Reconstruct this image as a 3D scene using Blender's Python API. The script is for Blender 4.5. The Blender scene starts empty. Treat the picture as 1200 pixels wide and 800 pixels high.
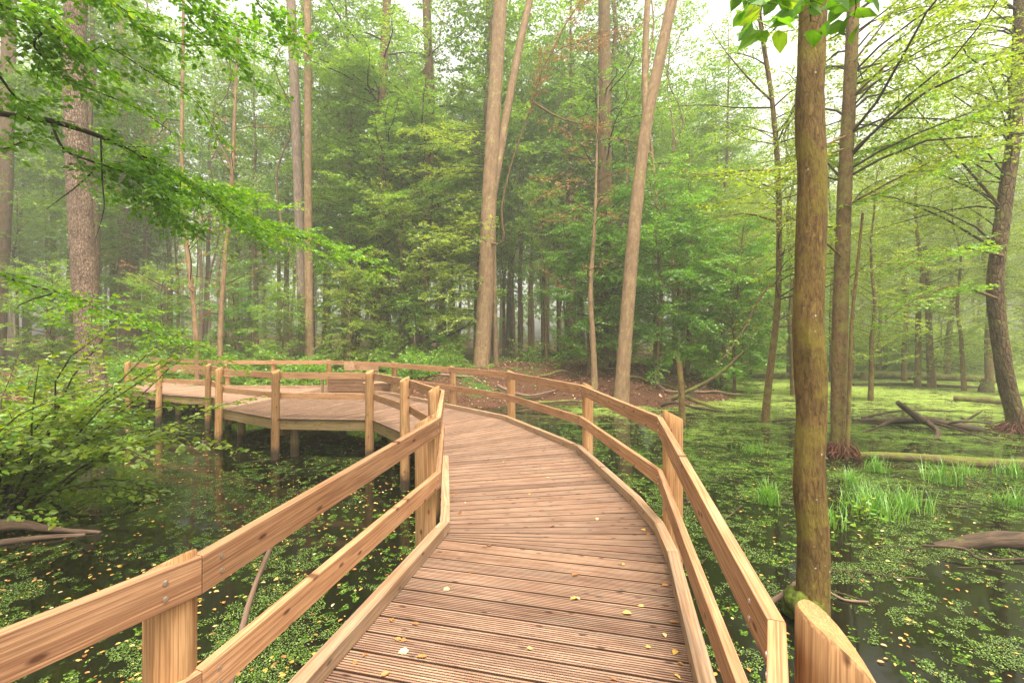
import bpy, math, random
import numpy as np
from mathutils import Vector, noise as mn

# ------------------------------------------------------------------ camera, light, exposure
S = bpy.context.scene
COL = S.collection
CAMZ = 1.6
F = 533.33
cam = bpy.data.cameras.new('camera'); cam.lens = 16; cam.sensor_width = 36
cam.shift_y = 0.0025; cam.clip_start = 0.05; cam.clip_end = 600
camo = bpy.data.objects.new('camera', cam); COL.objects.link(camo)
camo.location = (0, 0, CAMZ); camo.rotation_euler = (math.radians(90), 0, 0)
S.camera = camo

SUN_EL, SUN_AZ = math.radians(70), math.radians(160)     # azimuth clockwise from +Y
w = bpy.data.worlds.new('World'); S.world = w; w.use_nodes = True
nt = w.node_tree; nt.nodes.clear()
sky = nt.nodes.new('ShaderNodeTexSky'); sky.sky_type = 'NISHITA'; sky.sun_disc = False
sky.sun_elevation = SUN_EL; sky.sun_rotation = SUN_AZ
sky.dust_density = 6.0; sky.air_density = 1.0; sky.ozone_density = 0.6
hs = nt.nodes.new('ShaderNodeHueSaturation'); hs.inputs['Saturation'].default_value = 0.22
bg = nt.nodes.new('ShaderNodeBackground'); bg.inputs[1].default_value = 0.13
wo = nt.nodes.new('ShaderNodeOutputWorld')
nt.links.new(sky.outputs[0], hs.inputs['Color']); wm = nt.nodes.new('ShaderNodeMix'); wm.data_type = 'RGBA'; wm.blend_type = 'MULTIPLY'; wm.inputs[0].default_value = 1; wm.inputs[7].default_value = (1.0, .95, .84, 1)
nt.links.new(hs.outputs[0], wm.inputs[6]); nt.links.new(wm.outputs[2], bg.inputs[0]); nt.links.new(bg.outputs[0], wo.inputs[0])
sl = bpy.data.lights.new('sun', 'SUN'); sl.energy = 1.5; sl.angle = math.radians(14); sl.color = (1.0, 0.93, 0.80)
so = bpy.data.objects.new('sun', sl); COL.objects.link(so)
sd = Vector((math.sin(SUN_AZ) * math.cos(SUN_EL), math.cos(SUN_AZ) * math.cos(SUN_EL), math.sin(SUN_EL)))
so.rotation_euler = sd.to_track_quat('Z', 'Y').to_euler()
S.view_settings.view_transform = 'Standard'; S.view_settings.look = 'None'
S.view_settings.gamma = 1.0; S.view_settings.exposure = 2.1
S.render.engine = 'CYCLES'
cy = S.cycles
cy.max_bounces = 6; cy.diffuse_bounces = 3; cy.glossy_bounces = 2; cy.transmission_bounces = 3
cy.volume_bounces = 1; cy.transparent_max_bounces = 4
cy.use_denoising = True; cy.use_adaptive_sampling = True; cy.adaptive_threshold = 0.01
cy.sample_clamp_indirect = 4.0
HAZE_DENSITY = 0.0024

R = random.Random(7)
NR = np.random.RandomState(11)
WATER = -0.88

def W(px, py, Y):            # a point seen at a pixel of the photograph, Y metres away
    return Vector(((px - 600) * Y / F, Y, CAMZ + (403 - py) * Y / F))

# ------------------------------------------------------------------ tags and meshes
def tag(o, label=None, cat=None, group=None, kind=None):
    if label: o['label'] = label
    if cat: o['category'] = cat
    if group: o['group'] = group
    if kind: o['kind'] = kind
    return o

def empty(name, loc=(0, 0, 0), rz=0.0):
    o = bpy.data.objects.new(name, None); COL.objects.link(o)
    o.location = loc; o.rotation_euler = (0, 0, rz); o.empty_display_size = 0.1
    return o

def children(o):
    return [c for c in bpy.data.objects if c.parent == o]

def copy_tree(o, parent=None, kids=None):
    c = o.copy(); COL.objects.link(c); c.parent = parent
    for ch in (kids if kids is not None else children(o)):
        d = ch.copy(); COL.objects.link(d); d.parent = c
    return c

class MB:
    """collects polygons; lc = local material coordinates in metres (x along the grain), tint = random per piece"""
    def __init__(s):
        s.v = []; s.lc = []; s.t = []; s.n = 0
        s.loops = []; s.sizes = []
    def add(s, v, faces, lc=None, tint=0.5):
        v = np.asarray(v, dtype=np.float32).reshape(-1, 3)
        k = len(v)
        s.v.append(v)
        s.lc.append(np.asarray(v if lc is None else lc, dtype=np.float32).reshape(-1, 3))
        s.t.append(np.full(k, tint, dtype=np.float32) if np.isscalar(tint) else np.asarray(tint, dtype=np.float32))
        if isinstance(faces, np.ndarray):
            s.loops.append((faces + s.n).astype(np.int32).ravel()); s.sizes.append(np.full(len(faces), faces.shape[1], dtype=np.int32))
        else:
            s.loops.append(np.array([i + s.n for f in faces for i in f], dtype=np.int32))
            s.sizes.append(np.array([len(f) for f in faces], dtype=np.int32))
        s.n += k
    def build(s, name, mat, parent=None, smooth=False):
        v = np.concatenate(s.v); loops = np.concatenate(s.loops); sizes = np.concatenate(s.sizes)
        me = bpy.data.meshes.new(name)
        me.vertices.add(len(v)); me.vertices.foreach_set('co', v.ravel())
        me.loops.add(len(loops)); me.loops.foreach_set('vertex_index', loops)
        me.polygons.add(len(sizes))
        st = np.zeros(len(sizes), dtype=np.int32); st[1:] = np.cumsum(sizes)[:-1]
        me.polygons.foreach_set('loop_start', st)
        me.polygons.foreach_set('loop_total', sizes)
        me.polygons.foreach_set('use_smooth', np.full(len(sizes), bool(smooth)))
        a = me.attributes.new('lc', 'FLOAT_VECTOR', 'POINT'); a.data.foreach_set('vector', np.concatenate(s.lc).ravel())
        a = me.attributes.new('tint', 'FLOAT', 'POINT'); a.data.foreach_set('value', np.concatenate(s.t))
        me.update(calc_edges=True); me.validate()
        me.materials.append(mat)
        o = bpy.data.objects.new(name, me); COL.objects.link(o)
        if parent is not None: o.parent = parent
        return o

def tube(mb, pts, rad, seg=8, cap=True, rough=0.0, tint=None, nscale=3.0, twist=0.0):
    pts = [Vector(p) for p in pts]; n = len(pts)
    T = [(pts[min(i + 1, n - 1)] - pts[max(i - 1, 0)]).normalized() for i in range(n)]
    ref = Vector((0, 0, 1)) if abs(T[0].z) < 0.9 else Vector((1, 0, 0))
    u = T[0].cross(ref).normalized()
    V = np.zeros((n, seg, 3)); L = np.zeros((n, seg, 3)); d = 0
    off = Vector((R.uniform(0, 50), R.uniform(0, 50), R.uniform(0, 50)))
    for i in range(n):
        if i: d += (pts[i] - pts[i - 1]).length
        u = (u - T[i] * u.dot(T[i])).normalized(); b = T[i].cross(u)
        for j in range(seg):
            a = 2 * math.pi * j / seg + twist * d
            dr = (u * math.cos(a) + b * math.sin(a))
            r = rad[i]
            if rough:
                q = Vector((math.cos(a) * 1.3, math.sin(a) * 1.3, d * nscale)) + off
                r *= 1 + rough * mn.noise(q) + rough * 0.5 * mn.noise(q * 2.7)
            p = pts[i] + dr * r
            V[i, j] = p; L[i, j] = (d + off.x, math.cos(a) * rad[i] + off.y, math.sin(a) * rad[i] + off.z)
    idx = np.arange(n * seg).reshape(n, seg)
    q = np.stack([idx[:-1], np.roll(idx, -1, 1)[:-1], np.roll(idx, -1, 1)[1:], idx[1:]], -1).reshape(-1, 4)
    t = R.random() if tint is None else tint
    mb.add(V, q, L, t)
    if cap:
        mb.add(V[0], [list(range(seg))[::-1]], L[0], t); mb.add(V[-1], [list(range(seg))], L[-1], t)

def smooth_path(pts, k=4):
    pts = [Vector(p) for p in pts]; out = []
    for i in range(len(pts) - 1):
        p0 = pts[max(i - 1, 0)]; p1 = pts[i]; p2 = pts[i + 1]; p3 = pts[min(i + 2, len(pts) - 1)]
        for j in range(k):
            t = j / k
            out.append(0.5 * ((2 * p1) + (p2 - p0) * t + (2 * p0 - 5 * p1 + 4 * p2 - p3) * t * t + (3 * p1 - p0 - 3 * p2 + p3) * t ** 3))
    out.append(pts[-1]); return out

class Leaves:
    def __init__(s): s.a = []; s.rows = []
    def flush(s):
        if not s.rows: return
        A = np.array(s.rows); s.rows = []
        c = A[:, 6].astype(int); n = int(c.sum()); K = np.repeat(A, c, 0)
        i = np.arange(n) - np.repeat(np.cumsum(c) - c, c)
        a, b, size = K[:, 0:3], K[:, 3:6], K[:, 7]
        t = (i + NR.rand(n) * .7) / K[:, 6]
        pos = a + (b - a) * t[:, None] + NR.normal(0, 1, (n, 3)) * size[:, None] * .22
        d = (b - a); d /= np.maximum(np.linalg.norm(d, axis=1, keepdims=True), 1e-6)
        side = np.stack([d[:, 1], -d[:, 0], np.zeros(n)], 1); side /= np.maximum(np.linalg.norm(side, axis=1, keepdims=True), 1e-3)
        sg = np.where(i % 2 == 0, 1.0, -1.0)[:, None]
        D = d * (.55 + .3 * NR.rand(n, 1)) + side * sg * .85 + NR.normal(0, .2, (n, 3)); D[:, 2] -= .12
        N = np.array([0, 0, 1.0]) + NR.normal(0, 1, (n, 3)) * K[:, 9:10]
        s.add(pos, D, N, size * (.65 + .6 * NR.rand(n)), np.clip(K[:, 8] + NR.normal(0, .16, n), 0, 1))
    def add(s, pos, d, nrm, size, tint):
        s.a.append(np.concatenate([pos, d, nrm, size[:, None], tint[:, None]], 1))
    def build(s, name, mat, parent=None, six=True, width=0.62, kind=None):
        s.flush(); A = np.concatenate(s.a); P = A[:, 0:3]; D = A[:, 3:6]; N = A[:, 6:9]; z = A[:, 9:10]; t = A[:, 10]
        D = D / np.maximum(np.linalg.norm(D, axis=1, keepdims=True), 1e-6)
        B = np.cross(D, N); B /= np.maximum(np.linalg.norm(B, axis=1, keepdims=True), 1e-6)
        N = np.cross(B, D)
        if six:
            prof = [(0, 0, 0), (0.28, 0.42, 0.06), (0.68, 0.36, 0.05), (1.0, 0, -0.1), (0.68, -0.36, 0.05), (0.28, -0.42, 0.06)]
        else:
            prof = [(0, 0, 0), (0.48, 0.45, 0.05), (1.0, 0, -0.06), (0.48, -0.45, 0.05)]
        k = len(prof)
        V = np.stack([P + D * z * a + B * z * b * width / 0.62 * 0.75 + N * z * c for a, b, c in prof], 1)
        m = MB()
        F4 = np.arange(len(P) * k).reshape(-1, k)
        if six:   # fold along the midrib: two quads
            f = np.concatenate([F4[:, [0, 1, 2, 3]], F4[:, [0, 3, 4, 5]]])
        else:
            f = F4
        m.add(V, f, V, np.repeat(t, k))
        o = m.build(name, mat, parent)
        if kind: o['kind'] = kind
        return o

def rot_about(v, k, a):
    k = k.normalized()
    return v * math.cos(a) + k.cross(v) * math.sin(a) + k * k.dot(v) * (1 - math.cos(a))

def leaf_row(L, p0, p1, step, size, tint0=0.5, jit=0.35, sag=0.0):
    """leaves set alternately along a straight twig, lying nearly flat (laid out together in build)"""
    L.rows.append((p0[0], p0[1], p0[2], p1[0], p1[1], p1[2], max(2, int((p1 - p0).length / step)), size, tint0, jit))

def limb(B, L, path, r0, twig=0.5, tstep=0.12, lstep=0.045, lsize=0.06, bare=0.25, depth=1, tint=0.5, seg=6, droop=0.1, taper=0.15, jit=0.35, tip_r=0.003, twig_geo=True, vert=0.0):
    """a branch along a path with flat sprays of twigs and leaves on both sides"""
    path = [Vector(p) for p in path]
    n = len(path); cum = [0]
    for i in range(1, n): cum.append(cum[-1] + (path[i] - path[i - 1]).length)
    tot = cum[-1]
    if B is not None and seg:
        tube(B, path, [max(tip_r, r0 * (1 - (1 - taper) * c / tot)) for c in cum], seg, cap=False)
    s = tot * bare; side = 1 if R.random() < .5 else -1; i = 0
    while s < tot:
        while i < n - 2 and cum[i + 1] < s: i += 1
        f = (s - cum[i]) / max(cum[i + 1] - cum[i], 1e-6)
        p = path[i].lerp(path[i + 1], min(f, 1)); d = (path[i + 1] - path[i]).normalized()
        u = max(0.0, (s / tot - bare) / (1 - bare))
        tl = twig * (1.0 - 0.75 * u ** 1.5) * R.uniform(0.6, 1.15) * (min(1, 0.45 + u * 2.2))
        sd_ = d.cross(Vector((0, 0, 1)));
        if sd_.length < 0.2: sd_ = Vector((math.cos(s * 9), math.sin(s * 9), 0))
        sd_.normalize()
        ang = R.uniform(0.6, 1.05)
        td = (d * math.cos(ang) + sd_ * side * math.sin(ang) + Vector((0, 0, R.uniform(-droop * 2, droop) + R.gauss(0, vert) if vert else R.uniform(-droop * 2, droop)))).normalized()
        e = p + td * tl; e.z -= droop * tl * 0.5
        if B is not None and twig_geo:
            m = p.lerp(e, .5) + Vector((0, 0, 0.03 * tl)); tube(B, [p, m, e], [max(tip_r, r0 * .22 * (1 - u * .5)), tip_r * .9, tip_r * .6], 4 if depth > 0 else 3, cap=False)
        if depth > 0 and tl > 3.0 * lstep:
            k = max(2, int(tl / (tstep * 0.9))); sg = 1
            for q in range(k):
                fr = (q + 0.5) / k
                pp = p.lerp(e, fr); s2 = td.cross(Vector((0, 0, 1))).normalized() * sg; sg = -sg
                l2 = tl * 0.42 * (1 - fr * 0.6) * R.uniform(.6, 1.2)
                ee = pp + (td * 0.75 + s2 * 0.7 + Vector((0, 0, R.uniform(-.2, .08)))).normalized() * l2
                leaf_row(L, pp, ee, lstep, lsize, tint + R.uniform(-.1, .1), jit)
                if B is not None and twig_geo and depth > 1: tube(B, [pp, ee], [tip_r * .7, tip_r * .4], 3, cap=False)
        leaf_row(L, p.lerp(e, .15), e, lstep, lsize, tint + R.uniform(-.1, .1), jit)
        side = -side; s += tstep * R.uniform(.7, 1.3)
    return path

def curve(p, az, el, ln, n=7, bend=-0.25, wob=0.22):
    """a wandering branch path from p"""
    pts = [Vector(p)]; a, e = az, el
    for i in range(n):
        d = Vector((math.cos(a) * math.cos(e), math.sin(a) * math.cos(e), math.sin(e)))
        pts.append(pts[-1] + d * ln / n)
        a += R.gauss(0, wob); e += bend / n + R.gauss(0, wob * .6)
    return pts

# ------------------------------------------------------------------ materials
class NT:
    def __init__(s, name):
        m = bpy.data.materials.new(name); m.use_nodes = True; s.m = m; s.t = m.node_tree; s.t.nodes.clear()
        s.out = s.t.nodes.new('ShaderNodeOutputMaterial')
    def n(s, kind, **kw):
        x = s.t.nodes.new('ShaderNode' + kind)
        for k, v in kw.items():
            if k.startswith('i_'):
                key = k[2:]; key = int(key) if key.isdigit() else key.replace('_', ' ')
                s.set(x.inputs[key], v)
            else: setattr(x, k, v)
        return x
    def set(s, inp, v):
        if isinstance(v, bpy.types.NodeSocket): s.t.links.new(v, inp)
        elif isinstance(v, bpy.types.Node): s.t.links.new(v.outputs[0], inp)
        else: inp.default_value = v
    def math(s, op, a, b=None, c=None, clamp=False):
        x = s.t.nodes.new('ShaderNodeMath'); x.operation = op; x.use_clamp = clamp
        s.set(x.inputs[0], a)
        if b is not None: s.set(x.inputs[1], b)
        if c is not None: s.set(x.inputs[2], c)
        return x.outputs[0]
    def mix(s, f, a, b, blend='MIX'):
        x = s.t.nodes.new('ShaderNodeMix'); x.data_type = 'RGBA'; x.blend_type = blend
        s.set(x.inputs[0], f); s.set(x.inputs[6], a); s.set(x.inputs[7], b)
        return x.outputs[2]
    def ramp(s, f, stops):
        x = s.t.nodes.new('ShaderNodeValToRGB'); s.set(x.inputs[0], f); e = x.color_ramp.elements
        while len(e) < len(stops): e.new(0.5)
        for i, (p, c) in enumerate(stops):
            e[i].position = p; e[i].color = (c, c, c, 1) if isinstance(c, (int, float)) else (*c, 1)
        return x.outputs[0]
    def smooth(s, v, a, b):
        x = s.t.nodes.new('ShaderNodeMapRange'); x.interpolation_type = 'SMOOTHSTEP'
        s.set(x.inputs[0], v); s.set(x.inputs[1], a); s.set(x.inputs[2], b); return x.outputs[0]
    def lc(s): return s.n('Attribute', attribute_name='lc').outputs['Vector']
    def tint(s): return s.n('Attribute', attribute_name='tint').outputs['Fac']
    def scale(s, v, sc):
        x = s.n('Mapping'); x.inputs['Scale'].default_value = sc; s.set(x.inputs['Vector'], v); return x.outputs[0]
    def noise(s, v, sc=1.0, det=3.0, rough=0.55, dist=0.0, out=0):
        x = s.n('TexNoise'); s.set(x.inputs['Vector'], v); x.inputs['Scale'].default_value = sc
        x.inputs['Detail'].default_value = det; x.inputs['Roughness'].default_value = rough; x.inputs['Distortion'].default_value = dist
        return x.outputs[out]
    def bump(s, h, strength=0.5, dist=0.01, nrm=None):
        x = s.n('Bump'); x.inputs['Strength'].default_value = strength; x.inputs['Distance'].default_value = dist
        s.set(x.inputs['Height'], h)
        if nrm is not None: s.set(x.inputs['Normal'], nrm)
        return x.outputs[0]
    def principled(s, col, rough=0.6, nrm=None, spec=0.5):
        x = s.n('BsdfPrincipled'); s.set(x.inputs['Base Color'], col); s.set(x.inputs['Roughness'], rough)
        x.inputs['Specular IOR Level'].default_value = spec
        if nrm is not None: s.set(x.inputs['Normal'], nrm)
        return x.outputs[0]
    def done(s, sh): s.t.links.new(sh, s.out.inputs[0]); return s.m

def rgb(r, g, b): return (r, g, b, 1)

def wood(name, base, dark, light, ring=26.0, wet=False, rough=0.6, knots=True, weather=0.0, groove=False):
    k = NT(name); v = k.lc(); t = k.tint()
    n = k.noise(k.scale(v, (0.40, 20, 20)), 1.0, 3, .5, 0.4)
    rings = k.math('SINE', k.math('MULTIPLY', n, ring * 2.2)); rings = k.math('MULTIPLY_ADD', rings, .5, .5)
    rings = k.math('POWER', rings, 1.8)
    fine = k.noise(k.scale(v, (5, 190, 190)), 1.0, 2, .6)
    blot = k.noise(k.scale(v, (1.5, 3, 3)), 1.4, 3, .6)
    c = k.mix(k.ramp(blot, [(0.3, 0.0), (0.7, 1.0)]), rgb(*base), rgb(*light))
    c = k.mix(k.math('MULTIPLY', rings, 0.55), c, rgb(*dark))
    c = k.mix(k.math('MULTIPLY', k.ramp(fine, [(.42, 0.0), (.66, 1.0)]), .5), c, rgb(*dark))
    if knots:
        vo = k.n('TexVoronoi', feature='F1', voronoi_dimensions='2D'); k.set(vo.inputs['Vector'], k.scale(v, (3.6, 8.5, 1))); vo.inputs['Scale'].default_value = 1.0
        cell = k.noise(vo.outputs['Position'], 7.3, 0)
        kn = k.math('MULTIPLY', k.ramp(vo.outputs['Distance'], [(0.05, 1.0), (0.11, 0.0)]), k.ramp(cell, [(0.46, 0.0), (0.48, 1.0)]))
        c = k.mix(k.math('MULTIPLY', kn, .8), c, rgb(dark[0] * .35, dark[1] * .28, dark[2] * .25))
    if weather:
        g = k.noise(k.scale(v, (2.2, 14, 14)), 1.0, 4, .65)
        c = k.mix(k.math('MULTIPLY', k.ramp(g, [(.5, 0.0), (.72, 1.0)]), weather), c, rgb(.20, .17, .13))
    # each board its own tone
    c = k.mix(1.0, c, k.ramp(t, [(0, (.72, .70, .70)), (.5, (1, 1, 1)), (1, (1.18, 1.15, 1.08))]), 'MULTIPLY')
    if groove:
        sz = k.n('SeparateXYZ'); k.set(sz.inputs[0], v)
        c = k.mix(k.math('MULTIPLY', k.smooth(sz.outputs[2], -.001, -.003), .88), c, rgb(.045, .022, .013))
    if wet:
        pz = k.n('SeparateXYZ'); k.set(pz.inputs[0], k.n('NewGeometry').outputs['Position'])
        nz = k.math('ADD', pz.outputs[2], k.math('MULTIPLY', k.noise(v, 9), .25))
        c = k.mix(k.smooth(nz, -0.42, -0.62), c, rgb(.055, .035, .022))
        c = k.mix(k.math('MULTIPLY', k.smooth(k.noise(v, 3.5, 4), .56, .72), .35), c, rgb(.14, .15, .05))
    h = k.math('ADD', k.math('MULTIPLY', fine, .6), k.math('MULTIPLY', rings, .5))
    return k.done(k.principled(c, rough + .15, k.bump(h, .5, .002), .18))

M = {}
M['rail'] = wood('rail_wood', (.375, .195, .095), (.14, .054, .026), (.475, .275, .15), 24, weather=.12)
M['rail_weathered'] = wood('kerb_wood', (.33, .205, .12), (.15, .075, .04), (.43, .29, .18), 20, weather=.6)
M['deck'] = wood('deck_wood', (.255, .148, .098), (.090, .046, .030), (.37, .24, .17), 18, weather=.55, rough=.65, groove=True)
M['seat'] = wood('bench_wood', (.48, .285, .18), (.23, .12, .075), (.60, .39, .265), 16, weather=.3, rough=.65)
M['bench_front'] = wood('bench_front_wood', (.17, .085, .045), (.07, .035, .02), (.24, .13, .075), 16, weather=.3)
M['post'] = wood('post_wood', (.345, .19, .082), (.15, .062, .024), (.45, .27, .13), 22, wet=True)
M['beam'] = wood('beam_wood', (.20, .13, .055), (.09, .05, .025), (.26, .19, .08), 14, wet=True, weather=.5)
k = NT('steel_screw'); b_ = k.n('BsdfPrincipled'); b_.inputs['Base Color'].default_value = rgb(.6, .58, .55); b_.inputs['Metallic'].default_value = 1; b_.inputs['Roughness'].default_value = .35
M['steel'] = k.done(b_.outputs[0])

def bark(name, c1, c2, moss=0.0, sc=(4, 22, 22), bump=.6, bdist=.012, lent=0.0, mosscol=(.10, .12, .02), spots=0.0, plates=None, topmoss=False):
    k = NT(name); v = k.lc()
    n = k.noise(k.scale(v, sc), 1.0, 5, .65, .6)
    n2 = k.noise(v, 2.2, 4, .6)
    c = k.mix(k.ramp(n, [(.34, 0.0), (.64, 1.0)]), rgb(*c2), rgb(*c1))
    c = k.mix(k.math('MULTIPLY', k.ramp(n2, [(.35, 1.0), (.6, 0.0)]), .4), c, rgb(c2[0] * .9, c2[1] * .9, c2[2] * .9))
    h = n
    if plates:
        pv_ = k.n('TexVoronoi', feature='DISTANCE_TO_EDGE'); k.set(pv_.inputs['Vector'], k.scale(k.n('VectorMath', operation='ADD', i_0=v, i_1=k.n('VectorMath', operation='SCALE', i_0=k.noise(v, 9, 3, out=1), i_Scale=.05).outputs[0]).outputs[0], plates)); pv_.inputs['Scale'].default_value = 1
        cr = k.ramp(pv_.outputs['Distance'], [(0.02, 0.0), (0.16, 1.0)])
        c = k.mix(k.math('MULTIPLY', k.math('SUBTRACT', 1.0, cr), .42), c, rgb(c2[0] * .5, c2[1] * .45, c2[2] * .4))
        h = k.math('ADD', k.math('MULTIPLY', n, .4), cr)
    if lent:
        l = k.noise(k.scale(v, (26, 5, 5)), 1.0, 3, .6); m_ = k.ramp(l, [(.60, 0.0), (.68, 1.0)])
        c = k.mix(k.math('MULTIPLY', m_, lent), c, rgb(c2[0] * .45, c2[1] * .42, c2[2] * .4)); h = k.math('SUBTRACT', n, k.math('MULTIPLY', m_, .5))
    if spots:
        vo = k.n('TexVoronoi', feature='F1'); k.set(vo.inputs['Vector'], k.scale(v, (11, 11, 11))); vo.inputs['Scale'].default_value = 1.0
        cell = k.noise(vo.outputs['Position'], 5.1, 0)
        sp = k.math('MULTIPLY', k.ramp(vo.outputs['Distance'], [(0.07, 1.0), (0.12, 0.0)]), k.ramp(cell, [(0.55, 0.0), (0.57, 1.0)]))
        c = k.mix(k.math('MULTIPLY', sp, spots), c, rgb(.5, .48, .38))
    if moss:
        mm = k.noise(v, 3.2, 6, .7)
        c = k.mix(k.smooth(mm, .62 - moss * .35, .80 - moss * .3), c, rgb(*mosscol))
    if topmoss:
        nz = k.n('SeparateXYZ'); k.set(nz.inputs[0], k.n('NewGeometry').outputs['Normal'])
        tm = k.smooth(k.math('ADD', nz.outputs[2], k.math('MULTIPLY', k.math('SUBTRACT', k.noise(v, 6, 4, .7), .5), 2.2)), .45, .85)
        c = k.mix(k.math('MULTIPLY', tm, .9), c, k.ramp(k.noise(v, 60, 2), [(.3, (.045, .06, .008)), (.7, (.16, .175, .025))]))
    return k.done(k.principled(c, .85, k.bump(h, bump, bdist), .2))

M['bark_grey'] = bark('grey_pink_bark', (.30, .22, .17), (.11, .075, .055), .0, (3, 30, 30), 1.0, .03)
M['bark_plated'] = bark('plated_bark', (.36, .25, .18), (.09, .055, .04), 0, (9, 24, 24), 1.0, .03, plates=(7, 22, 22))
M['bark_smooth'] = bark('smooth_tan_bark', (.29, .185, .105), (.15, .09, .05), .25, (3, 10, 10), .5, .012, mosscol=(.30, .27, .10))
M['bark_mossy'] = bark('mossy_brown_bark', (.205, .128, .040), (.06, .033, .012), .5, (10, 42, 42), 1.0, .035, 0, (.17, .13, .024), .8)
M['bark_dark'] = bark('dark_brown_bark', (.20, .12, .055), (.07, .04, .02), .35, (6, 18, 18), .9, .02, .6, (.12, .11, .03))
M['bark_alder'] = bark('alder_bark', (.19, .115, .045), (.06, .034, .014), .45, (9, 26, 26), 1.0, .02, .6, (.15, .13, .03))
M['bark_leaning'] = bark('cracked_dark_bark', (.17, .105, .055), (.05, .03, .016), .4, (7, 20, 20), 1.0, .03, 0, (.14, .13, .03), plates=(4, 12, 12))
M['bark_far'] = bark('far_bark', (.22, .13, .085), (.09, .055, .035), .1, (3, 12, 12), .6, .03)
M['twig'] = bark('twig_bark', (.07, .05, .03), (.025, .018, .012), 0, (6, 40, 40), .3, .003)
M['log'] = bark('mossy_log_bark', (.16, .105, .06), (.035, .022, .014), .5, (3, 16, 16), 1.0, .03, 0, (.13, .15, .02), topmoss=True)
M['log_dark'] = bark('wet_dead_wood', (.10, .065, .04), (.022, .015, .011), .1, (3, 22, 22), .9, .02, 0, (.10, .12, .02))
M['deadwood'] = bark('pale_dead_wood', (.26, .17, .12), (.10, .06, .045), 0, (3, 30, 30), .6, .006)
M['moss'] = bark('moss', (.11, .135, .015), (.035, .05, .006), .3, (20, 20, 20), 1.0, .03, 0, (.13, .17, .02))
M['roots'] = bark('red_roots', (.15, .05, .028), (.035, .016, .011), 0, (6, 20, 20), .8, .02)

def leafmat(name, stops, trans=.55, rough=.5):
    k = NT(name); t = k.tint()
    c = k.ramp(t, stops)
    d = k.n('BsdfDiffuse'); k.set(d.inputs[0], c)
    tr = k.n('BsdfTranslucent'); k.set(tr.inputs[0], k.mix(1.0, c, (1.4, 1.3, .5, 1), 'MULTIPLY'))
    mx = k.n('MixShader'); mx.inputs[0].default_value = trans
    k.t.links.new(d.outputs[0], mx.inputs[1]); k.t.links.new(tr.outputs[0], mx.inputs[2])
    g = k.n('BsdfGlossy'); g.inputs['Roughness'].default_value = .45; g.inputs[0].default_value = (.9, .95, .9, 1)
    m2 = k.n('MixShader'); m2.inputs[0].default_value = .05
    k.t.links.new(mx.outputs[0], m2.inputs[1]); k.t.links.new(g.outputs[0], m2.inputs[2])
    return k.done(m2.outputs[0])

M['leaf_bright'] = leafmat('bright_green_leaf', [(0, (.045, .13, .006)), (.45, (.11, .27, .010)), (.8, (.20, .39, .016)), (1, (.36, .45, .03))])
M['leaf_mid'] = leafmat('mid_green_leaf', [(0, (.045, .115, .008)), (.5, (.12, .25, .012)), (1, (.26, .38, .022))])
M['leaf_dark'] = leafmat('dark_green_leaf', [(0, (.030, .065, .012)), (.5, (.07, .12, .018)), (1, (.14, .19, .03))], .3)
M['leaf_yellow'] = leafmat('yellow_green_leaf', [(0, (.11, .19, .010)), (.5, (.24, .34, .022)), (.85, (.38, .44, .035)), (1, (.46, .36, .04))])
M['leaf_rust'] = leafmat('rust_leaf', [(0, (.16, .05, .03)), (.5, (.30, .13, .07)), (1, (.38, .24, .12))], .35)
M['leaf_fall'] = leafmat('fallen_leaf', [(0, (.22, .07, .02)), (.35, (.42, .20, .05)), (.7, (.55, .36, .08)), (1, (.50, .42, .25))], .15)
M['leaf_litter'] = leafmat('leaf_litter_leaf', [(0, (.07, .025, .014)), (.5, (.19, .075, .038)), (.9, (.32, .16, .085)), (1, (.45, .3, .15))], .1)
M['grass'] = leafmat('grass_blade', [(0, (.05, .17, .015)), (.5, (.12, .30, .025)), (1, (.28, .42, .06))], .4)
M['duckweed'] = leafmat('duckweed_leaf', [(0, (.02, .04, .005)), (.5, (.085, .15, .014)), (.85, (.22, .30, .035)), (1, (.36, .40, .08))], .1)

# ------------------------------------------------------------------ ground and water
SHORE = [(-60, 9), (-40, 10.5), (-25, 11.8), (-16.5, 13.3), (-14.6, 14.9), (-13.3, 16.6), (-10, 15.8), (-6, 16.0), (-3.6, 15.2), (-1.5, 16.8), (1.5, 18.4),
         (4.6, 18.0), (6.4, 17.2), (8.4, 18.2), (10.5, 21.0), (12.0, 26), (18, 35), (30, 52), (42, 63), (85, 66), (85, -25), (-60, -25)]
SH = np.array(SHORE)
def shore_d(X, Y):
    """signed distance to the shoreline, positive on land"""
    d = np.full(X.shape, 1e9); ins = np.zeros(X.shape, bool)
    for i in range(len(SH)):
        a = SH[i]; b = SH[(i + 1) % len(SH)]; e = b - a
        t = np.clip(((X - a[0]) * e[0] + (Y - a[1]) * e[1]) / (e @ e), 0, 1)
        d = np.minimum(d, np.hypot(X - a[0] - t * e[0], Y - a[1] - t * e[1]))
        c = ((a[1] > Y) != (b[1] > Y)) & (X < (b[0] - a[0]) * (Y - a[1]) / (b[1] - a[1] + 1e-12) + a[0])
        ins ^= c
    return np.where(ins, -d, d)
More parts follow.
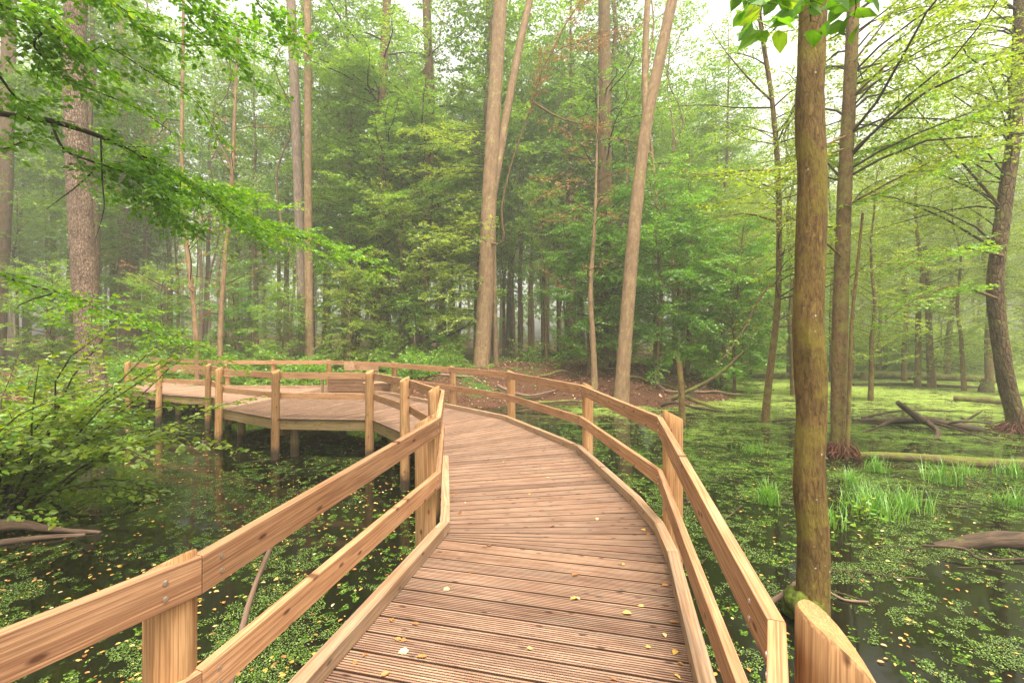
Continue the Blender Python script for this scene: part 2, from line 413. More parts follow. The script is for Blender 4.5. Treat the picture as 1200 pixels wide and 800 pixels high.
def gz(X, Y):
    X = np.asarray(X, float); Y = np.asarray(Y, float); d = shore_d(X, Y)
    n1 = np.sin(X * .9 + 1.3 * np.sin(Y * .7)) * np.cos(Y * .8 + .9 * np.sin(X * .5))
    n2 = np.sin(X * 2.7 + 2 * np.sin(Y * 1.9)) * np.cos(Y * 2.3 + X)
    d2 = d + n1 * .5 + n2 * .2
    up = 1 / (1 + np.exp(-(d2 - .6) / .35)); 
    return -1.45 + up * 0.85 + np.clip(d2, 0, 4) * .09 + np.clip(d - 4, 0, 60) * .022 + np.clip(d - 40, 0, 80) * .05 + up * (n1 * .10 + n2 * .05) + .75 / (1 + np.exp(-(d2 - 2.6) / .8)) / (1 + np.exp(-(X + 4) / .8)) / (1 + np.exp((X - 13) / 1.2)) / (1 + np.exp((Y - 34) / 3))
def ground(x, y): return float(gz(np.array([x]), np.array([y]))[0])

xs = np.concatenate([np.arange(-90, -26, 4), np.arange(-26, 26, .35), np.arange(26, 94, 4)])
ys = np.concatenate([np.arange(-24, 8, 4), np.arange(8, 30, .35), np.arange(30, 70, 1.2), np.arange(70, 134, 5)])
GX, GY = np.meshgrid(xs, ys)
GZ = gz(GX, GY)
SD = shore_d(GX, GY)
def _look(G, x, y):
    i = min(max(int(np.searchsorted(xs, x)) - 1, 0), len(xs) - 2); j = min(max(int(np.searchsorted(ys, y)) - 1, 0), len(ys) - 2)
    u = (x - xs[i]) / (xs[i + 1] - xs[i]); v = (y - ys[j]) / (ys[j + 1] - ys[j])
    return float(G[j, i] * (1 - u) * (1 - v) + G[j, i + 1] * u * (1 - v) + G[j + 1, i] * (1 - u) * v + G[j + 1, i + 1] * u * v)
def ground(x, y): return _look(GZ, x, y)
def shore(x, y): return _look(SD, x, y)
m = MB(); V = np.stack([GX, GY, GZ], -1).reshape(-1, 3); nx, ny = len(xs), len(ys)
I = np.arange(nx * ny).reshape(ny, nx)
m.add(V, np.stack([I[:-1, :-1], I[:-1, 1:], I[1:, 1:], I[1:, :-1]], -1).reshape(-1, 4))
k = NT('forest_floor'); v = k.n('NewGeometry').outputs['Position']
n1 = k.noise(v, 22, 4, .7); n2 = k.noise(v, .35, 4, .6); n3 = k.noise(v, 2.6, 4, .6)
c = k.ramp(n1, [(.3, (.022, .013, .009)), (.5, (.075, .034, .02)), (.62, (.11, .052, .03)), (.75, (.19, .105, .06))])
c = k.mix(k.smooth(k.math('ADD', n2, k.math('MULTIPLY', n3, .35)), .72, .86), c, k.ramp(n1, [(.3, (.015, .03, .006)), (.7, (.07, .14, .02))]))
M['floor'] = k.done(k.principled(c, .95, k.bump(n1, .9, .05), .1))
g = m.build('ground', M['floor'], smooth=True); tag(g, kind='structure')

# water: dark still pond with floating duckweed
k = NT('pond_water'); gp = k.n('NewGeometry').outputs['Position']
sp = k.n('SeparateXYZ'); k.set(sp.inputs[0], gp); X_, Y_ = sp.outputs[0], sp.outputs[1]
big = k.noise(gp, .33, 4, .6, .5); med = k.noise(gp, 1.7, 4, .65, .3)
flat = k.n('Mapping'); flat.inputs['Scale'].default_value = (1, 1, 0); k.set(flat.inputs['Vector'], gp)
vo = k.n('TexVoronoi', feature='F1', voronoi_dimensions='2D'); k.set(vo.inputs['Vector'], flat.outputs[0]); vo.inputs['Scale'].default_value = 62
vb = k.n('TexVoronoi', feature='F1', voronoi_dimensions='2D'); k.set(vb.inputs['Vector'], flat.outputs[0]); vb.inputs['Scale'].default_value = 14
rnd = k.n('SeparateColor'); k.set(rnd.inputs[0], vo.outputs['Color'])
rnb = k.n('SeparateColor'); k.set(rnb.inputs[0], vb.outputs['Color'])
right = k.smooth(k.math('ADD', X_, k.math('MULTIPLY', big, 3.0)), 2.5, 6.0)
fin = k.noise(gp, 7.0, 3, .7)
strk = k.noise(k.scale(gp, (.5, 1.6, 1)), 1.3, 4, .7, .6)
far = k.smooth(Y_, 5.0, 12.0); farr = k.smooth(Y_, 14, 23)
mid = k.math('MULTIPLY', k.smooth(X_, -2.0, 1.2), k.smooth(Y_, 4.5, 8.0))
bk = k.math('MULTIPLY', k.smooth(X_, -6, -9), k.smooth(Y_, 9.5, 12.5))
pn = k.math('ADD', k.math('MULTIPLY', med, .55), k.math('ADD', k.math('MULTIPLY', fin, .35), k.math('ADD', k.math('MULTIPLY', big, .45), k.math('MULTIPLY', strk, .45))))   # mean .9
thr = k.math('SUBTRACT', 1.035, k.math('MULTIPLY', mid, .055))
thr = k.math('SUBTRACT', thr, k.math('MULTIPLY', k.math('MULTIPLY', right, far), .035))
thr = k.math('SUBTRACT', thr, k.math('MULTIPLY', k.math('MULTIPLY', right, farr), .13))
thr = k.math('SUBTRACT', thr, k.math('MULTIPLY', bk, .07))
hole = k.n('VectorMath', operation='DISTANCE'); k.set(hole.inputs[0], gp); hole.inputs[1].default_value = (4.15, 3.9, WATER)
thr = k.math('ADD', thr, k.math('MULTIPLY', k.smooth(k.math('ADD', hole.outputs['Value'], k.math('MULTIPLY', med, .8)), 1.5, .6), .08))
gate = k.math('MAXIMUM', k.math('GREATER_THAN', k.math('ADD', pn, k.math('MULTIPLY', k.math('SUBTRACT', rnd.outputs[0], .5), .16)), thr), k.math('GREATER_THAN', rnb.outputs[1], k.math('SUBTRACT', 1.0, k.math('MULTIPLY', rnd.outputs[0], .16))))
disc = k.math('LESS_THAN', vo.outputs['Distance'], .62)
mask = k.math('MULTIPLY', gate, disc)
dc = k.ramp(rnd.outputs[1], [(0, (.018, .045, .007)), (.5, (.055, .115, .016)), (.85, (.12, .20, .028)), (1, (.24, .30, .06))])
dc2 = k.ramp(rnd.outputs[1], [(0, (.13, .19, .03)), (.6, (.26, .35, .07)), (1, (.38, .46, .13))])
dc = k.mix(k.math('MULTIPLY', k.math('MULTIPLY', right, k.smooth(Y_, 9, 20)), 1.0), dc, dc2)
dc = k.mix(1.0, dc, k.ramp(k.noise(gp, 4.5, 4, .7), [(.3, (.3, .32, .25)), (.62, (1, 1, 1))]), 'MULTIPLY')
dbs = k.n('BsdfDiffuse'); k.set(dbs.inputs[0], dc)
k.set(dbs.inputs['Normal'], k.bump(vo.outputs['Distance'], .6, .006))
wt = k.n('BsdfPrincipled'); wt.inputs['Base Color'].default_value = rgb(.006, .006, .003); wt.inputs['Roughness'].default_value = .06
wt.inputs['IOR'].default_value = 1.33
k.set(wt.inputs['Normal'], k.bump(k.noise(gp, 5, 2), .04, .02))
mx = k.n('MixShader'); k.set(mx.inputs[0], mask); k.t.links.new(wt.outputs[0], mx.inputs[1]); k.t.links.new(dbs.outputs[0], mx.inputs[2])
M['water'] = k.done(mx.outputs[0])
m = MB(); m.add([(-90, -24, WATER), (92, -24, WATER), (92, 70, WATER), (-90, 70, WATER)], [[0, 1, 2, 3]])
o = m.build('water', M['water']); tag(o, kind='structure')

# the hanging mist
m = MB(); x0, x1, y0, y1, z0, z1 = -96, 98, -30, 140, -3.5, 42
m.add([(x0, y0, z0), (x1, y0, z0), (x1, y1, z0), (x0, y1, z0), (x0, y0, z1), (x1, y0, z1), (x1, y1, z1), (x0, y1, z1)],
      [[3, 2, 1, 0], [4, 5, 6, 7], [0, 1, 5, 4], [1, 2, 6, 5], [2, 3, 7, 6], [3, 0, 4, 7]])
k = NT('mist'); pv = k.n('VolumePrincipled'); pv.inputs['Color'].default_value = (.93, .96, .86, 1); pv.inputs['Density'].default_value = HAZE_DENSITY
pv.inputs['Anisotropy'].default_value = .2
k.t.links.new(pv.outputs[0], k.out.inputs['Volume'])
o = m.build('haze', k.m); tag(o, kind='stuff'); o['label'] = 'pale mist hanging in the wood'; o['category'] = 'haze'

# ------------------------------------------------------------------ boardwalk
LE = [(-1.55, .30), (-1.06, 1.36), (-.56, 3.72), (-.53, 3.86), (-.58, 4.24), (-.86, 6.15), (-1.66, 7.9), (-2.9, 9.68), (-5.1, 9.88), (-7.05, 11.25), (-8.85, 13.6), (-11.1, 14.55), (-13.3, 16.0), (-15.3, 17.3), (-20.0, 20.7)]
RE = [(.02, -.20), (.58, .96), (1.13, 3.32), (1.203, 3.84), (1.19, 4.50), (.96, 6.72), (-.18, 9.58), (-1.66, 11.45), (-3.85, 14.2), (-6.8, 16.55), (-8.7, 16.45), (-10.5, 16.5), (-12.55, 18.0), (-14.3, 19.4), (-21.5, 24.4)]
NB = [8, 16, 4, 4, 15, 20, 16, 20, 24, 18, 16, 18, 16, 46]
walk = empty('boardwalk'); tag(walk, 'curving wooden boardwalk of grooved planks over the dark pond, widening into a platform', 'boardwalk')
TH = .028
def planks():
    m = MB()
    for s_ in range(len(NB)):
        L0, L1, R0, R1 = [Vector((*p, 0)) for p in (LE[s_], LE[s_ + 1], RE[s_], RE[s_ + 1])]
        n = NB[s_]
        for i in range(n):
            a, b = i / n, (i + 1) / n
            wL = (L1 - L0).length / n; wR = (R1 - R0).length / n
            g_ = .013
            t = min(1, max(0, .5 + R.gauss(0, .22))); ox, oy = R.uniform(0, 60), R.uniform(0, 60)
            near = s_ <= 8
            prof = []
            if near:
                nr = 8 if min(wL, wR) > .06 else 6
                for q in range(nr):
                    f0, f1, f2, f3 = (q + .02) / nr, (q + .50) / nr, (q + .56) / nr, (q + .96) / nr
                    prof += [(f0, 0), (f1, 0)]
                    if q < nr - 1: prof += [(f2, -.0050), (f3, -.0050)]
                prof = [(0, -TH), (0, -.003)] + prof + [(1, -.003), (1, -TH)]
            else: prof = [(0, -TH), (0, -.002), (.02, 0), (.98, 0), (1, -.002), (1, -TH)]
            dz = R.gauss(0, .0008); ext = R.uniform(-.004, .004)
            V = []; C = []
            for (f, z) in prof:
                fl = a + (b - a) * (g_ / max(wL, .02) * .5 * (1 - 2 * f) + f)
                fr = a + (b - a) * (g_ / max(wR, .02) * .5 * (1 - 2 * f) + f)
                pl = L0.lerp(L1, fl); pr = R0.lerp(R1, fr); d = (pr - pl); ln = d.length; d.normalize()
                pl = pl - d * (.09 + ext); pr = pr + d * (.09 + ext)
                V += [(pl.x, pl.y, z + dz), (pr.x, pr.y, z + dz)]
                C += [(ox, f * .145 + oy, z), (ox + ln + .18, f * .145 + oy, z)]
            k_ = len(prof)
            fs = [[2 * j, 2 * j + 1, 2 * j + 3, 2 * j + 2] for j in range(k_ - 1)]
            fs.append([0, 2 * k_ - 2, 2 * k_ - 1, 1])
            fs.append([2 * j for j in range(k_)]); fs.append([2 * j + 1 for j in range(k_)][::-1])
            m.add(V, fs, C, t)
    return m.build('deck', M['deck'], walk)
planks()

def offset(poly, d):
    P = [Vector((p[0], p[1], 0)) for p in poly]; out = []
    for i in range(len(P)):
        a = (P[i] - P[i - 1]).normalized() if i else (P[1] - P[0]).normalized()
        b = (P[i + 1] - P[i]).normalized() if i < len(P) - 1 else a
        na = Vector((-a.y, a.x, 0)); nb = Vector((-b.y, b.x, 0)); n = (na + nb).normalized()
        out.append(P[i] + n * d / max(.4, n.dot(na)))
    return out

def board(name, A0, B0, A1, B1, z0a, z0b, z1a, z1b, mat, parent, ch=.0025, gap=.002):
    """a chamfered board: A = inner face start/end, B = outer; za bottom, zb top at each end"""
    m = MB(); off = Vector((R.uniform(0, 60), R.uniform(0, 60), R.uniform(0, 60)))
    d = (A1 - A0).normalized()
    V = []; C = []; L = (A1 - A0).length
    for (A, B, za, zb, x, s) in ((A0, B0, z0a, z0b, 0, 1), (A1, B1, z1a, z1b, L, -1)):
        A = A + d * gap * s; B = B + d * gap * s; w_ = (B - A); wl = w_.length; w_ = w_ / wl
        for (f, z, cy_, cz_) in ((ch, za, ch, 0), (wl - ch, za, wl - ch, 0), (wl, za + ch, wl, ch), (wl, zb - ch, wl, 1), (wl - ch, zb, wl - ch, 1), (ch, zb, ch, 1), (0, zb - ch, 0, 1), (0, za + ch, 0, 0)):
            p = A + w_ * f; V.append((p.x, p.y, z)); C.append((x + off.x, z + off.y - za, f + off.z))
    fs = [[j, (j + 1) % 8, 8 + (j + 1) % 8, 8 + j] for j in range(8)] + [list(range(8))[::-1], list(range(8, 16))]
    m.add(V, fs, C, min(1, max(0, R.gauss(.5, .2))))
    return m.build(name, mat, parent)

def strip(name, poly, d0, d1, zb, zt, mat, parent):
    """boards end to end along a polyline; zb / zt numbers or per-point lists"""
    A = offset(poly, d0); B = offset(poly, d1); n = len(poly)
    zb = [zb] * n if not isinstance(zb, list) else zb; zt = [zt] * n if not isinstance(zt, list) else zt
    return [board(name, A[i], B[i], A[i + 1], B[i + 1], zb[i], zt[i], zb[i + 1], zt[i + 1], mat, parent) for i in range(n - 1)]

# kerbs lie on the deck along both edges (left side of travel is +)
strip('kerb', LE[:6], 0.0, .08, .002, .095, M['rail_weathered'], walk)
strip('kerb', RE[:5] + [(.96, 6.72), (.79, 7.2)] + RE[6:14], 0.0, -.08, .002, .095, M['rail_weathered'], walk)
# edge beams under the deck
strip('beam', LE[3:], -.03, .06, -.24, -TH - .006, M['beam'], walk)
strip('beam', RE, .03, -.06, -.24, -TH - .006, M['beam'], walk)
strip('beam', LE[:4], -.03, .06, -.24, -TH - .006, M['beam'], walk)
# stub piles under the beams
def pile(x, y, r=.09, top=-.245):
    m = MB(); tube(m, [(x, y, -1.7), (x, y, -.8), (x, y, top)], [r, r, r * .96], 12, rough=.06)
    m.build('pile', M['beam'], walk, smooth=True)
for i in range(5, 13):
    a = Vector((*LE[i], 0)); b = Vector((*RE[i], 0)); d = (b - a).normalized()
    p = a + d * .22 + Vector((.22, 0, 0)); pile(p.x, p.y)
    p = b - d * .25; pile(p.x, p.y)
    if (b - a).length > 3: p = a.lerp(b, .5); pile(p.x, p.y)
    # cross beam carrying the deck
    s0 = Vector((-d.y, d.x, 0)) * .05
    board('cross_beam', a + d * .1 - s0, a + d * .1 + s0, b - d * .1 - s0, b - d * .1 + s0, -.40, -.245, -.40, -.245, M['beam'], walk)
for (x, y) in ((-.35, 3.0), (.95, 3.2), (-.45, 5.2), (.9, 5.6), (-.9, 1.4), (.5, 1.3), (.3, 8.2)): pile(x, y)

def post(parent, x, y, ztop, outward, r=.083, name='post', slope=.55, zbot=-1.6, dome=0.0):
    """round pole with a slanting saw cut at the top, high on the rail side"""
    m = MB(); seg = 26; off = R.uniform(0, 50); rings = [zbot, -1.0, -.6, -.25, .1, .45, .7, ztop - .12, ztop - .012, ztop]
    ox, oy = outward; V = []; C = []; ph = R.uniform(0, 6)
    lx, ly = R.gauss(0, .008), R.gauss(0, .008)
    for i, z in enumerate(rings):
        for j in range(seg):
            a = 2 * math.pi * j / seg
            rr = r * (1 + .05 * math.sin(2 * a + ph) + .025 * math.sin(5 * a + ph * 2 + z) + .03 * mn.noise(Vector((math.cos(a), math.sin(a), z * 1.7 + off))))
            if i < 3: rr *= 1.03
            if i == len(rings) - 1: rr *= .93
            px, py = math.cos(a) * rr, math.sin(a) * rr
            zz = z
            if i >= len(rings) - 3:
                tt = max(-.5 * r, (px * ox + py * oy) + r * .55); zz = z - (slope * tt + dome * max(0, tt) ** 2) * (1 if i >= len(rings) - 2 else .5)
            V.append((x + px + lx * z, y + py + ly * z, zz)); C.append((zz + off, px + off, py + off))
    fs = []
    for i in range(len(rings) - 1):
        for j in range(seg): fs.append([i * seg + j, i * seg + (j + 1) % seg, (i + 1) * seg + (j + 1) % seg, (i + 1) * seg + j])
    m.add(V, fs, C, R.random())
    top = V[-seg:]; m.add(top, [list(range(seg))], [(c[0] * .2, c[1] * 1.6, c[2] * 1.6) for c in C[-seg:]], .8)
    return m.build(name, M['post'], parent, smooth=True)

def screw(parent, p, n, r=.009):
    m = MB(); n = Vector(n).normalized(); tube(m, [Vector(p) - n * .002, Vector(p) + n * .003, Vector(p) + n * .004], [r, r, r * .6], 10)
    m.build('screw', M['steel'], parent)

# left railing: rail points (inner top edge), top heights
LR = [(-1.93, .10), (-1.137, 1.67), (-.605, 3.876), (-.914, 6.17), (-1.72, 7.85), (-2.94, 9.72), (-5.05, 9.92), (-7.08, 11.22), (-8.90, 13.55), (-11.1, 14.5), (-13.35, 16.0)]
LZ = [.82, .823, .975, .975, .98, .99, .985, .98, .96, .95, .94]
left_rail = empty('railing', (-1, 1.5, 0)); tag(left_rail, 'timber railing on the left side, running past the dark water and round the platform front', 'railing')
left_rail.location = (0, 0, 0)
tops = strip('rail', LR, 0, .045, [z - .14 for z in LZ], LZ, M['rail'], left_rail)
LM = [.40, .40, .515, .52, .53, .545, .545, .54, .52, .5, .49]
mids = strip('mid_rail', LR, 0, .045, [z - .13 for z in LM], LM, M['rail'], left_rail)
RRp = [(.13, .25), (.724, 1.29), (1.25, 3.92), (1.00, 6.75), (-.13, 9.62), (-1.61, 11.52), (-3.80, 14.28), (-6.8, 16.68), (-8.75, 16.58), (-10.5, 16.62), (-12.6, 18.12), (-17.1, 21.4)]
RZ = [.82, .822, .975, .995, 1.015, 1.02, 1.01, 1.0, 1.0, 1.0, .98, .97]
right_rail = empty('railing'); tag(right_rail, 'timber railing on the right side, sweeping round the outer curve behind the platform', 'railing')
rtops = strip('rail', RRp, 0, -.045, [z - .14 for z in RZ], RZ, M['rail'], right_rail)
RM = [.40, .40, .52, .53, .55, .56, .56, .55, .55, .55, .53, .52]
rmids = strip('mid_rail', RRp, 0, -.045, [z - .13 for z in RM], RM, M['rail'], right_rail)
def out_dir(poly, i, sgn):
    P = [Vector((*p, 0)) for p in poly]
    a = (P[i] - P[max(i - 1, 0)]); b = (P[min(i + 1, len(P) - 1)] - P[i])
    t = (a.normalized() + b.normalized()).normalized() if a.length and b.length else (a + b).normalized()
    return Vector((-t.y, t.x, 0)) * sgn
for i in range(1, len(LR)):
    n = out_dir(LR, i, 1); r = .083 if i > 1 else .078
    p = Vector((*LR[i], 0)) + n * (.047 + r)
    if i == 1: p += Vector((0, -.045, 0))
    post(left_rail, p.x, p.y, LZ[i] + (.012 if i < 3 else .05), (n.x, n.y), r)
for i in range(1, len(RRp)):
    n = out_dir(RRp, i, -1); r = .083
    if i == 1: r = .098
    p = Vector((*RRp[i], 0)) + n * (.049 + r)
    if i == 1: p += Vector((.0, -.02, 0))
    post(right_rail, p.x, p.y, RZ[i] + (.045 if i in (2, 1) else .02), (n.x, n.y), r, slope=.5 if i == 1 else .5, dome=4.0 if i == 1 else 0)
# screws at the near joints
def screws_on(parent, poly, i, ends, z, sgn, dist=.09):
    P = Vector((*poly[i], 0))
    for (o_, dd) in ends:
        Q = Vector((*poly[o_], 0)); d = (Q - P).normalized(); nn = Vector((d.y, -d.x, 0))
        if (nn.dot(out_dir(poly, i, sgn))) > 0: nn = -nn
        for dz in (.045, .10):
            q = P + d * dd; screw(parent, (q.x, q.y, z - dz), nn)
screws_on(tops[0], LR, 1, [(0, .12)], .825, 1); screws_on(tops[1], LR, 1, [(2, .085)], .83, 1)
screws_on(tops[1], LR, 2, [(1, .06)], .972, 1); screws_on(mids[1], LR, 2, [(1, .06)], .512, 1)
screws_on(mids[1], LR, 1, [(2, .075)], .405, 1)
screws_on(rtops[1], RRp, 1, [(2, .16)], .83, -1); screws_on(rtops[0], RRp, 1, [(0, .10)], .825, -1)
screws_on(rtops[1], RRp, 2, [(1, .07)], .972, -1); screws_on(rmids[1], RRp, 2, [(1, .07)], .518, -1)
screws_on(rtops[2], RRp, 3, [(2, .07)], .993, -1)

# bench on the platform, backing on to the rear railing
bench = empty('bench', (-5.35, 15.0, 0), -.08)
tag(bench, 'low wooden block bench with a single backrest board against the rear railing of the platform', 'bench')
def lbox(name, x0, x1, y0, y1, z0, z1, mat, parent, ch=.006):
    A0 = Vector((x0, y0, 0)); B0 = Vector((x0, y1, 0)); A1 = Vector((x1, y0, 0)); B1 = Vector((x1, y1, 0))
    return board(name, A0, B0, A1, B1, z0, z1, z0, z1, mat, parent, ch, 0)
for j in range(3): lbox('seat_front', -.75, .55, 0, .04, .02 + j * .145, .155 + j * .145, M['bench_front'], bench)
for j in range(4): lbox('seat_slat', -.80, .60, -.02 + j * .13, .10 + j * .13, .455, .49, M['seat'], bench)
lbox('side_panel', -.75, -.70, .045, .50, .02, .45, M['seat'], bench)
lbox('side_panel', .50, .55, .045, .50, .02, .45, M['seat'], bench)
lbox('backrest', -.45, .75, .56, .605, .70, .97, M['rail_weathered'], bench)
for x in (-.35, .6): lbox('back_support', x, x + .07, .61, .68, .02, .93, M['seat'], bench)
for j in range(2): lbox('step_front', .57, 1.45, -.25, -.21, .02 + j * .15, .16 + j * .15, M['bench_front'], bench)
for j in range(4): lbox('step_slat', .56, 1.50, -.27 + j * .13, -.15 + j * .13, .32, .355, M['seat'], bench)
lbox('step_side', 1.40, 1.45, -.20, .22, .02, .315, M['seat'], bench)
lbox('sign_post', -.95, -.89, -.05, .01, .0, .50, M['beam'], bench)  # small sign post standing at the left end of the bench

# ------------------------------------------------------------------ hero trees
def trunk_mesh(path, r0, r1, mat, parent, seg=20, rough=.06, flare=.35, fh=.5, name='trunk', k=6, nscale=1.6):
    P = smooth_path(path, k); n = len(P); cum = [0]
    for i in range(1, n): cum.append(cum[-1] + (P[i] - P[i - 1]).length)
    rad = [(r0 + (r1 - r0) * (c / cum[-1])) * (1 + flare * math.exp(-c / fh)) for c in cum]
    m = MB(); tube(m, P, rad, seg, rough=rough, nscale=nscale)
    return m.build(name, mat, parent, smooth=True), P

def hero(name, label, cat, pix, Y, r0, r1, mat, zb=None, extra_top=None, seg=20, group=None, flare=.35, fh=.5, rough=.06):
    """pix: trunk centre pixels from the foot upward"""
    P = [W(x, y, Y) for x, y in pix]
    b = P[0].copy(); b.z = (ground(b.x, b.y) if zb is None else zb) - .35
    P = [b] + P
    if extra_top is not None:
        d = (P[-1] - P[-2]).normalized(); P.append(P[-1] + d * extra_top)
    root = empty(name, (0, 0, 0)); tag(root, label, cat, group)
    t, Q = trunk_mesh(P, r0, r1, mat, root, seg, rough, flare, fh)
    return root, Q

def foliage(root, Bm, L, leafmat, bark='twig', six=True, name='leaves'):
    if Bm is not None and Bm.v: Bm.build('branch', M[bark], root, smooth=True)
    if L.a or L.rows: return L.build(name, leafmat, root, six=six)

# T5 close mossy trunk
t5, q5 = hero('alder_tree', 'close mossy brown trunk standing in the water right of the near railing', 'tree', [(952, 722), (953, 640), (948, 560), (951, 480), (947, 390), (950, 300), (952, 210), (949, 120), (953, -20)], 4.1, .130, .098, M['bark_mossy'], WATER, 3.0, 40, flare=.22, fh=.35, rough=.13)
top = W(951, -60, 4.1)
for (px, py, Y, s) in ((895, 34, 2.3, 1), (1000, 22, 2.35, -1), (950, 26, 2.2, 1)):
    B = MB(); L = Leaves(); e = W(px, py, Y); path = [top + Vector((0, 0, .5)), top.lerp(e, .5) + Vector((0, 0, .45)), e + Vector((0, 0, .16)), e]
    limb(B, L, smooth_path(path, 3), .012, .26, .045, .04, .115, .70, 0, .50, jit=.8, tip_r=.0016)
    foliage(t5, B, L, M['leaf_bright'])
m = MB()                                   # mossy cushion at its foot
for j in range(9):
    a = R.uniform(2.4, 4.4); c = W(952, 722, 4.1) + Vector((math.cos(a) * .16, math.sin(a) * .14, 0)); c.z = WATER + R.uniform(.0, .22)
    tube(m, [c - Vector((0, 0, .1)), c - Vector((0, 0, .05)), c, c + Vector((0, 0, .05)), c + Vector((0, 0, .08))], [.05, .085, .09, .06, .01], 10, rough=.5)
m.build('moss_cushion', M['moss'], t5, smooth=True)

# T6 second trunk
t6, q6 = hero('alder_tree', 'straight dark trunk on a reddish root mound, just behind the close mossy trunk', 'tree', [(984, 520), (983, 440), (986, 330), (990, 220), (996, 100), (1001, -20)], 10.2, .165, .10, M['bark_alder'], WATER + .1, 4, 22, flare=.2, fh=.4)
# T7 right edge
t7, q7 = hero('alder_tree', 'thick leaning dark trunk at the right edge standing on a red root clump', 'tree', [(1190, 490), (1180, 450), (1171, 390), (1166, 330), (1177, 240), (1189, 150), (1194, 50), (1196, -30)], 12.8, .20, .12, M['bark_leaning'], WATER + .1, 3, 22, flare=.15, fh=.5)
# T8 slim crooked
t8, q8 = hero('alder_tree', 'slim crooked stem rising from the water left of the close mossy trunk', 'tree', [(897, 487), (903, 430), (910, 370), (913, 310), (912, 210), (905, 120), (893, 40), (885, -30)], 14.5, .11, .05, M['bark_alder'], WATER, 2, 14)
# T4 fork
t4, q4 = hero('beech_tree', 'pale forked trunk leaning right beside the pond bank in the middle', 'tree', [(728, 470), (731, 420), (738, 330), (745, 250), (757, 150), (773, 70), (790, -10)], 18.3, .29, .17, M['bark_smooth'], None, 6, 22, flare=.25)
b1 = MB(); P = smooth_path([W(757, 150, 18.3), W(756, 100, 18.4), W(757, 40, 18.5), W(761, -40, 18.6)], 4); tube(b1, P, [.155 - .004 * i for i in range(len(P))], 14, rough=.05); b1.build('fork', M['bark_smooth'], t4, smooth=True)
# T3 twin
t3, q3 = hero('beech_tree', 'tall tan beech trunk with mossy foot and a second stem leaning right, in the centre', 'tree', [(562, 450), (566, 400), (570, 320), (573, 240), (578, 140), (583, 60), (588, -20)], 22.5, .41, .28, M['bark_smooth'], None, 8, 24, flare=.3)
b1 = MB(); P = smooth_path([W(573, 250, 22.5), W(584, 190, 22.7), W(596, 120, 23), W(612, 40, 23.2), W(628, -30, 23.4)], 4); tube(b1, P, [.24 - .005 * i for i in range(len(P))], 14, rough=.05); b1.build('fork', M['bark_smooth'], t3, smooth=True)
m = MB()
for j in range(14):
    a = R.uniform(0, 6.28); c = W(562, 450, 22.5); c += Vector((math.cos(a) * .62, math.sin(a) * .6 - .1, 0)); c.z = ground(c.x, c.y) + R.uniform(-.05, .12)
    tube(m, [c - Vector((0, 0, .25)), c - Vector((0, 0, .1)), c, c + Vector((0, 0, .08)), c + Vector((0, 0, .12))], [.12, .20, .20, .13, .02], 10, rough=.5)
m.build('moss_cushion', M['moss'], t3, smooth=True)
# T2 pair
t2, q2 = hero('beech_tree', 'pale trunk behind the platform, left one of a close pair', 'tree', [(357, 425), (354, 330), (350, 230), (346, 120), (340, -20)], 25, .29, .21, M['bark_grey'], None, 8, 20)
t2b, q2b = hero('beech_tree', 'pale trunk behind the platform, right one of a close pair', 'tree', [(363, 430), (362, 330), (361, 200), (361, 90), (360, -20)], 24, .22, .16, M['bark_smooth'], None, 8, 18)
# T1 big left
t1, q1 = hero('oak_tree', 'broad trunk with plated rough bark beside the far left end of the boardwalk', 'tree', [(113, 478), (108, 440), (102, 370), (96, 280), (90, 170), (87, 60), (90, -20)], 15.2, .36, .27, M['bark_plated'], None, 6, 32, flare=.35, fh=.7)
# T9 thin pale
t9, q9 = hero('birch_tree', 'thin pale leaning stem, right one of two behind the left boardwalk', 'tree', [(258, 420), (259, 370), (264, 300), (271, 220), (275, 130)], 19, .11, .05, M['bark_smooth'], None, 3, 12)
t9b, q9b = hero('birch_tree', 'thin pale leaning stem, left one of two behind the left boardwalk', 'tree', [(231, 425), (226, 350), (217, 270), (213, 180), (214, 90)], 18, .10, .05, M['bark_smooth'], None, 3, 12)
t10, q10 = hero('birch_tree', 'thin whitish stem against the dark thicket left of the forked trunk', 'tree', [(697, 455), (695, 400), (692, 340), (697, 260), (699, 190), (701, 120)], 19.5, .14, .012, M['bark_smooth'], None, 1, 12)
t11, q11 = hero('spruce_tree', 'dark mossy trunk half hidden in foliage left of the forked trunk', 'tree', [(703, 440), (705, 350), (708, 250), (709, 150), (708, 20)], 23, .42, .25, M['bark_dark'], None, 6, 16)
t12, q12 = hero('beech_tree', 'dark slender trunk amid dense green foliage left of the centre trunk', 'tree', [(498, 425), (497, 340), (500, 240), (504, 130), (500, 10)], 27, .32, .22, M['bark_dark'], None, 6, 14)
t13, q13 = hero('beech_tree', 'dark branching trunk amid dense green foliage right of the pale pair', 'tree', [(442, 420), (443, 330), (448, 240), (446, 150), (452, 30)], 26, .30, .20, M['bark_dark'], None, 6, 14)
t14, q14 = hero('oak_tree', 'dark trunk at the far left edge of the view', 'tree', [(-4, 430), (0, 330), (6, 220), (9, 100), (12, -20)], 30, .42, .32, M['bark_far'], None, 6, 18)
t15, q15 = hero('oak_tree', 'reddish hazy trunk just right of the broad plated trunk', 'tree', [(148, 425), (146, 300), (143, 150), (140, -20)], 34, .42, .32, M['bark_far'], None, 6, 16)
t16, q16 = hero('alder_tree', 'thin sapling stem touching the straight dark trunk on its right', 'tree', [(993, 525), (996, 440), (998, 380), (1003, 330)], 9.9, .045, .025, M['bark_alder'], WATER + .05, 1.5, 10, flare=.1)
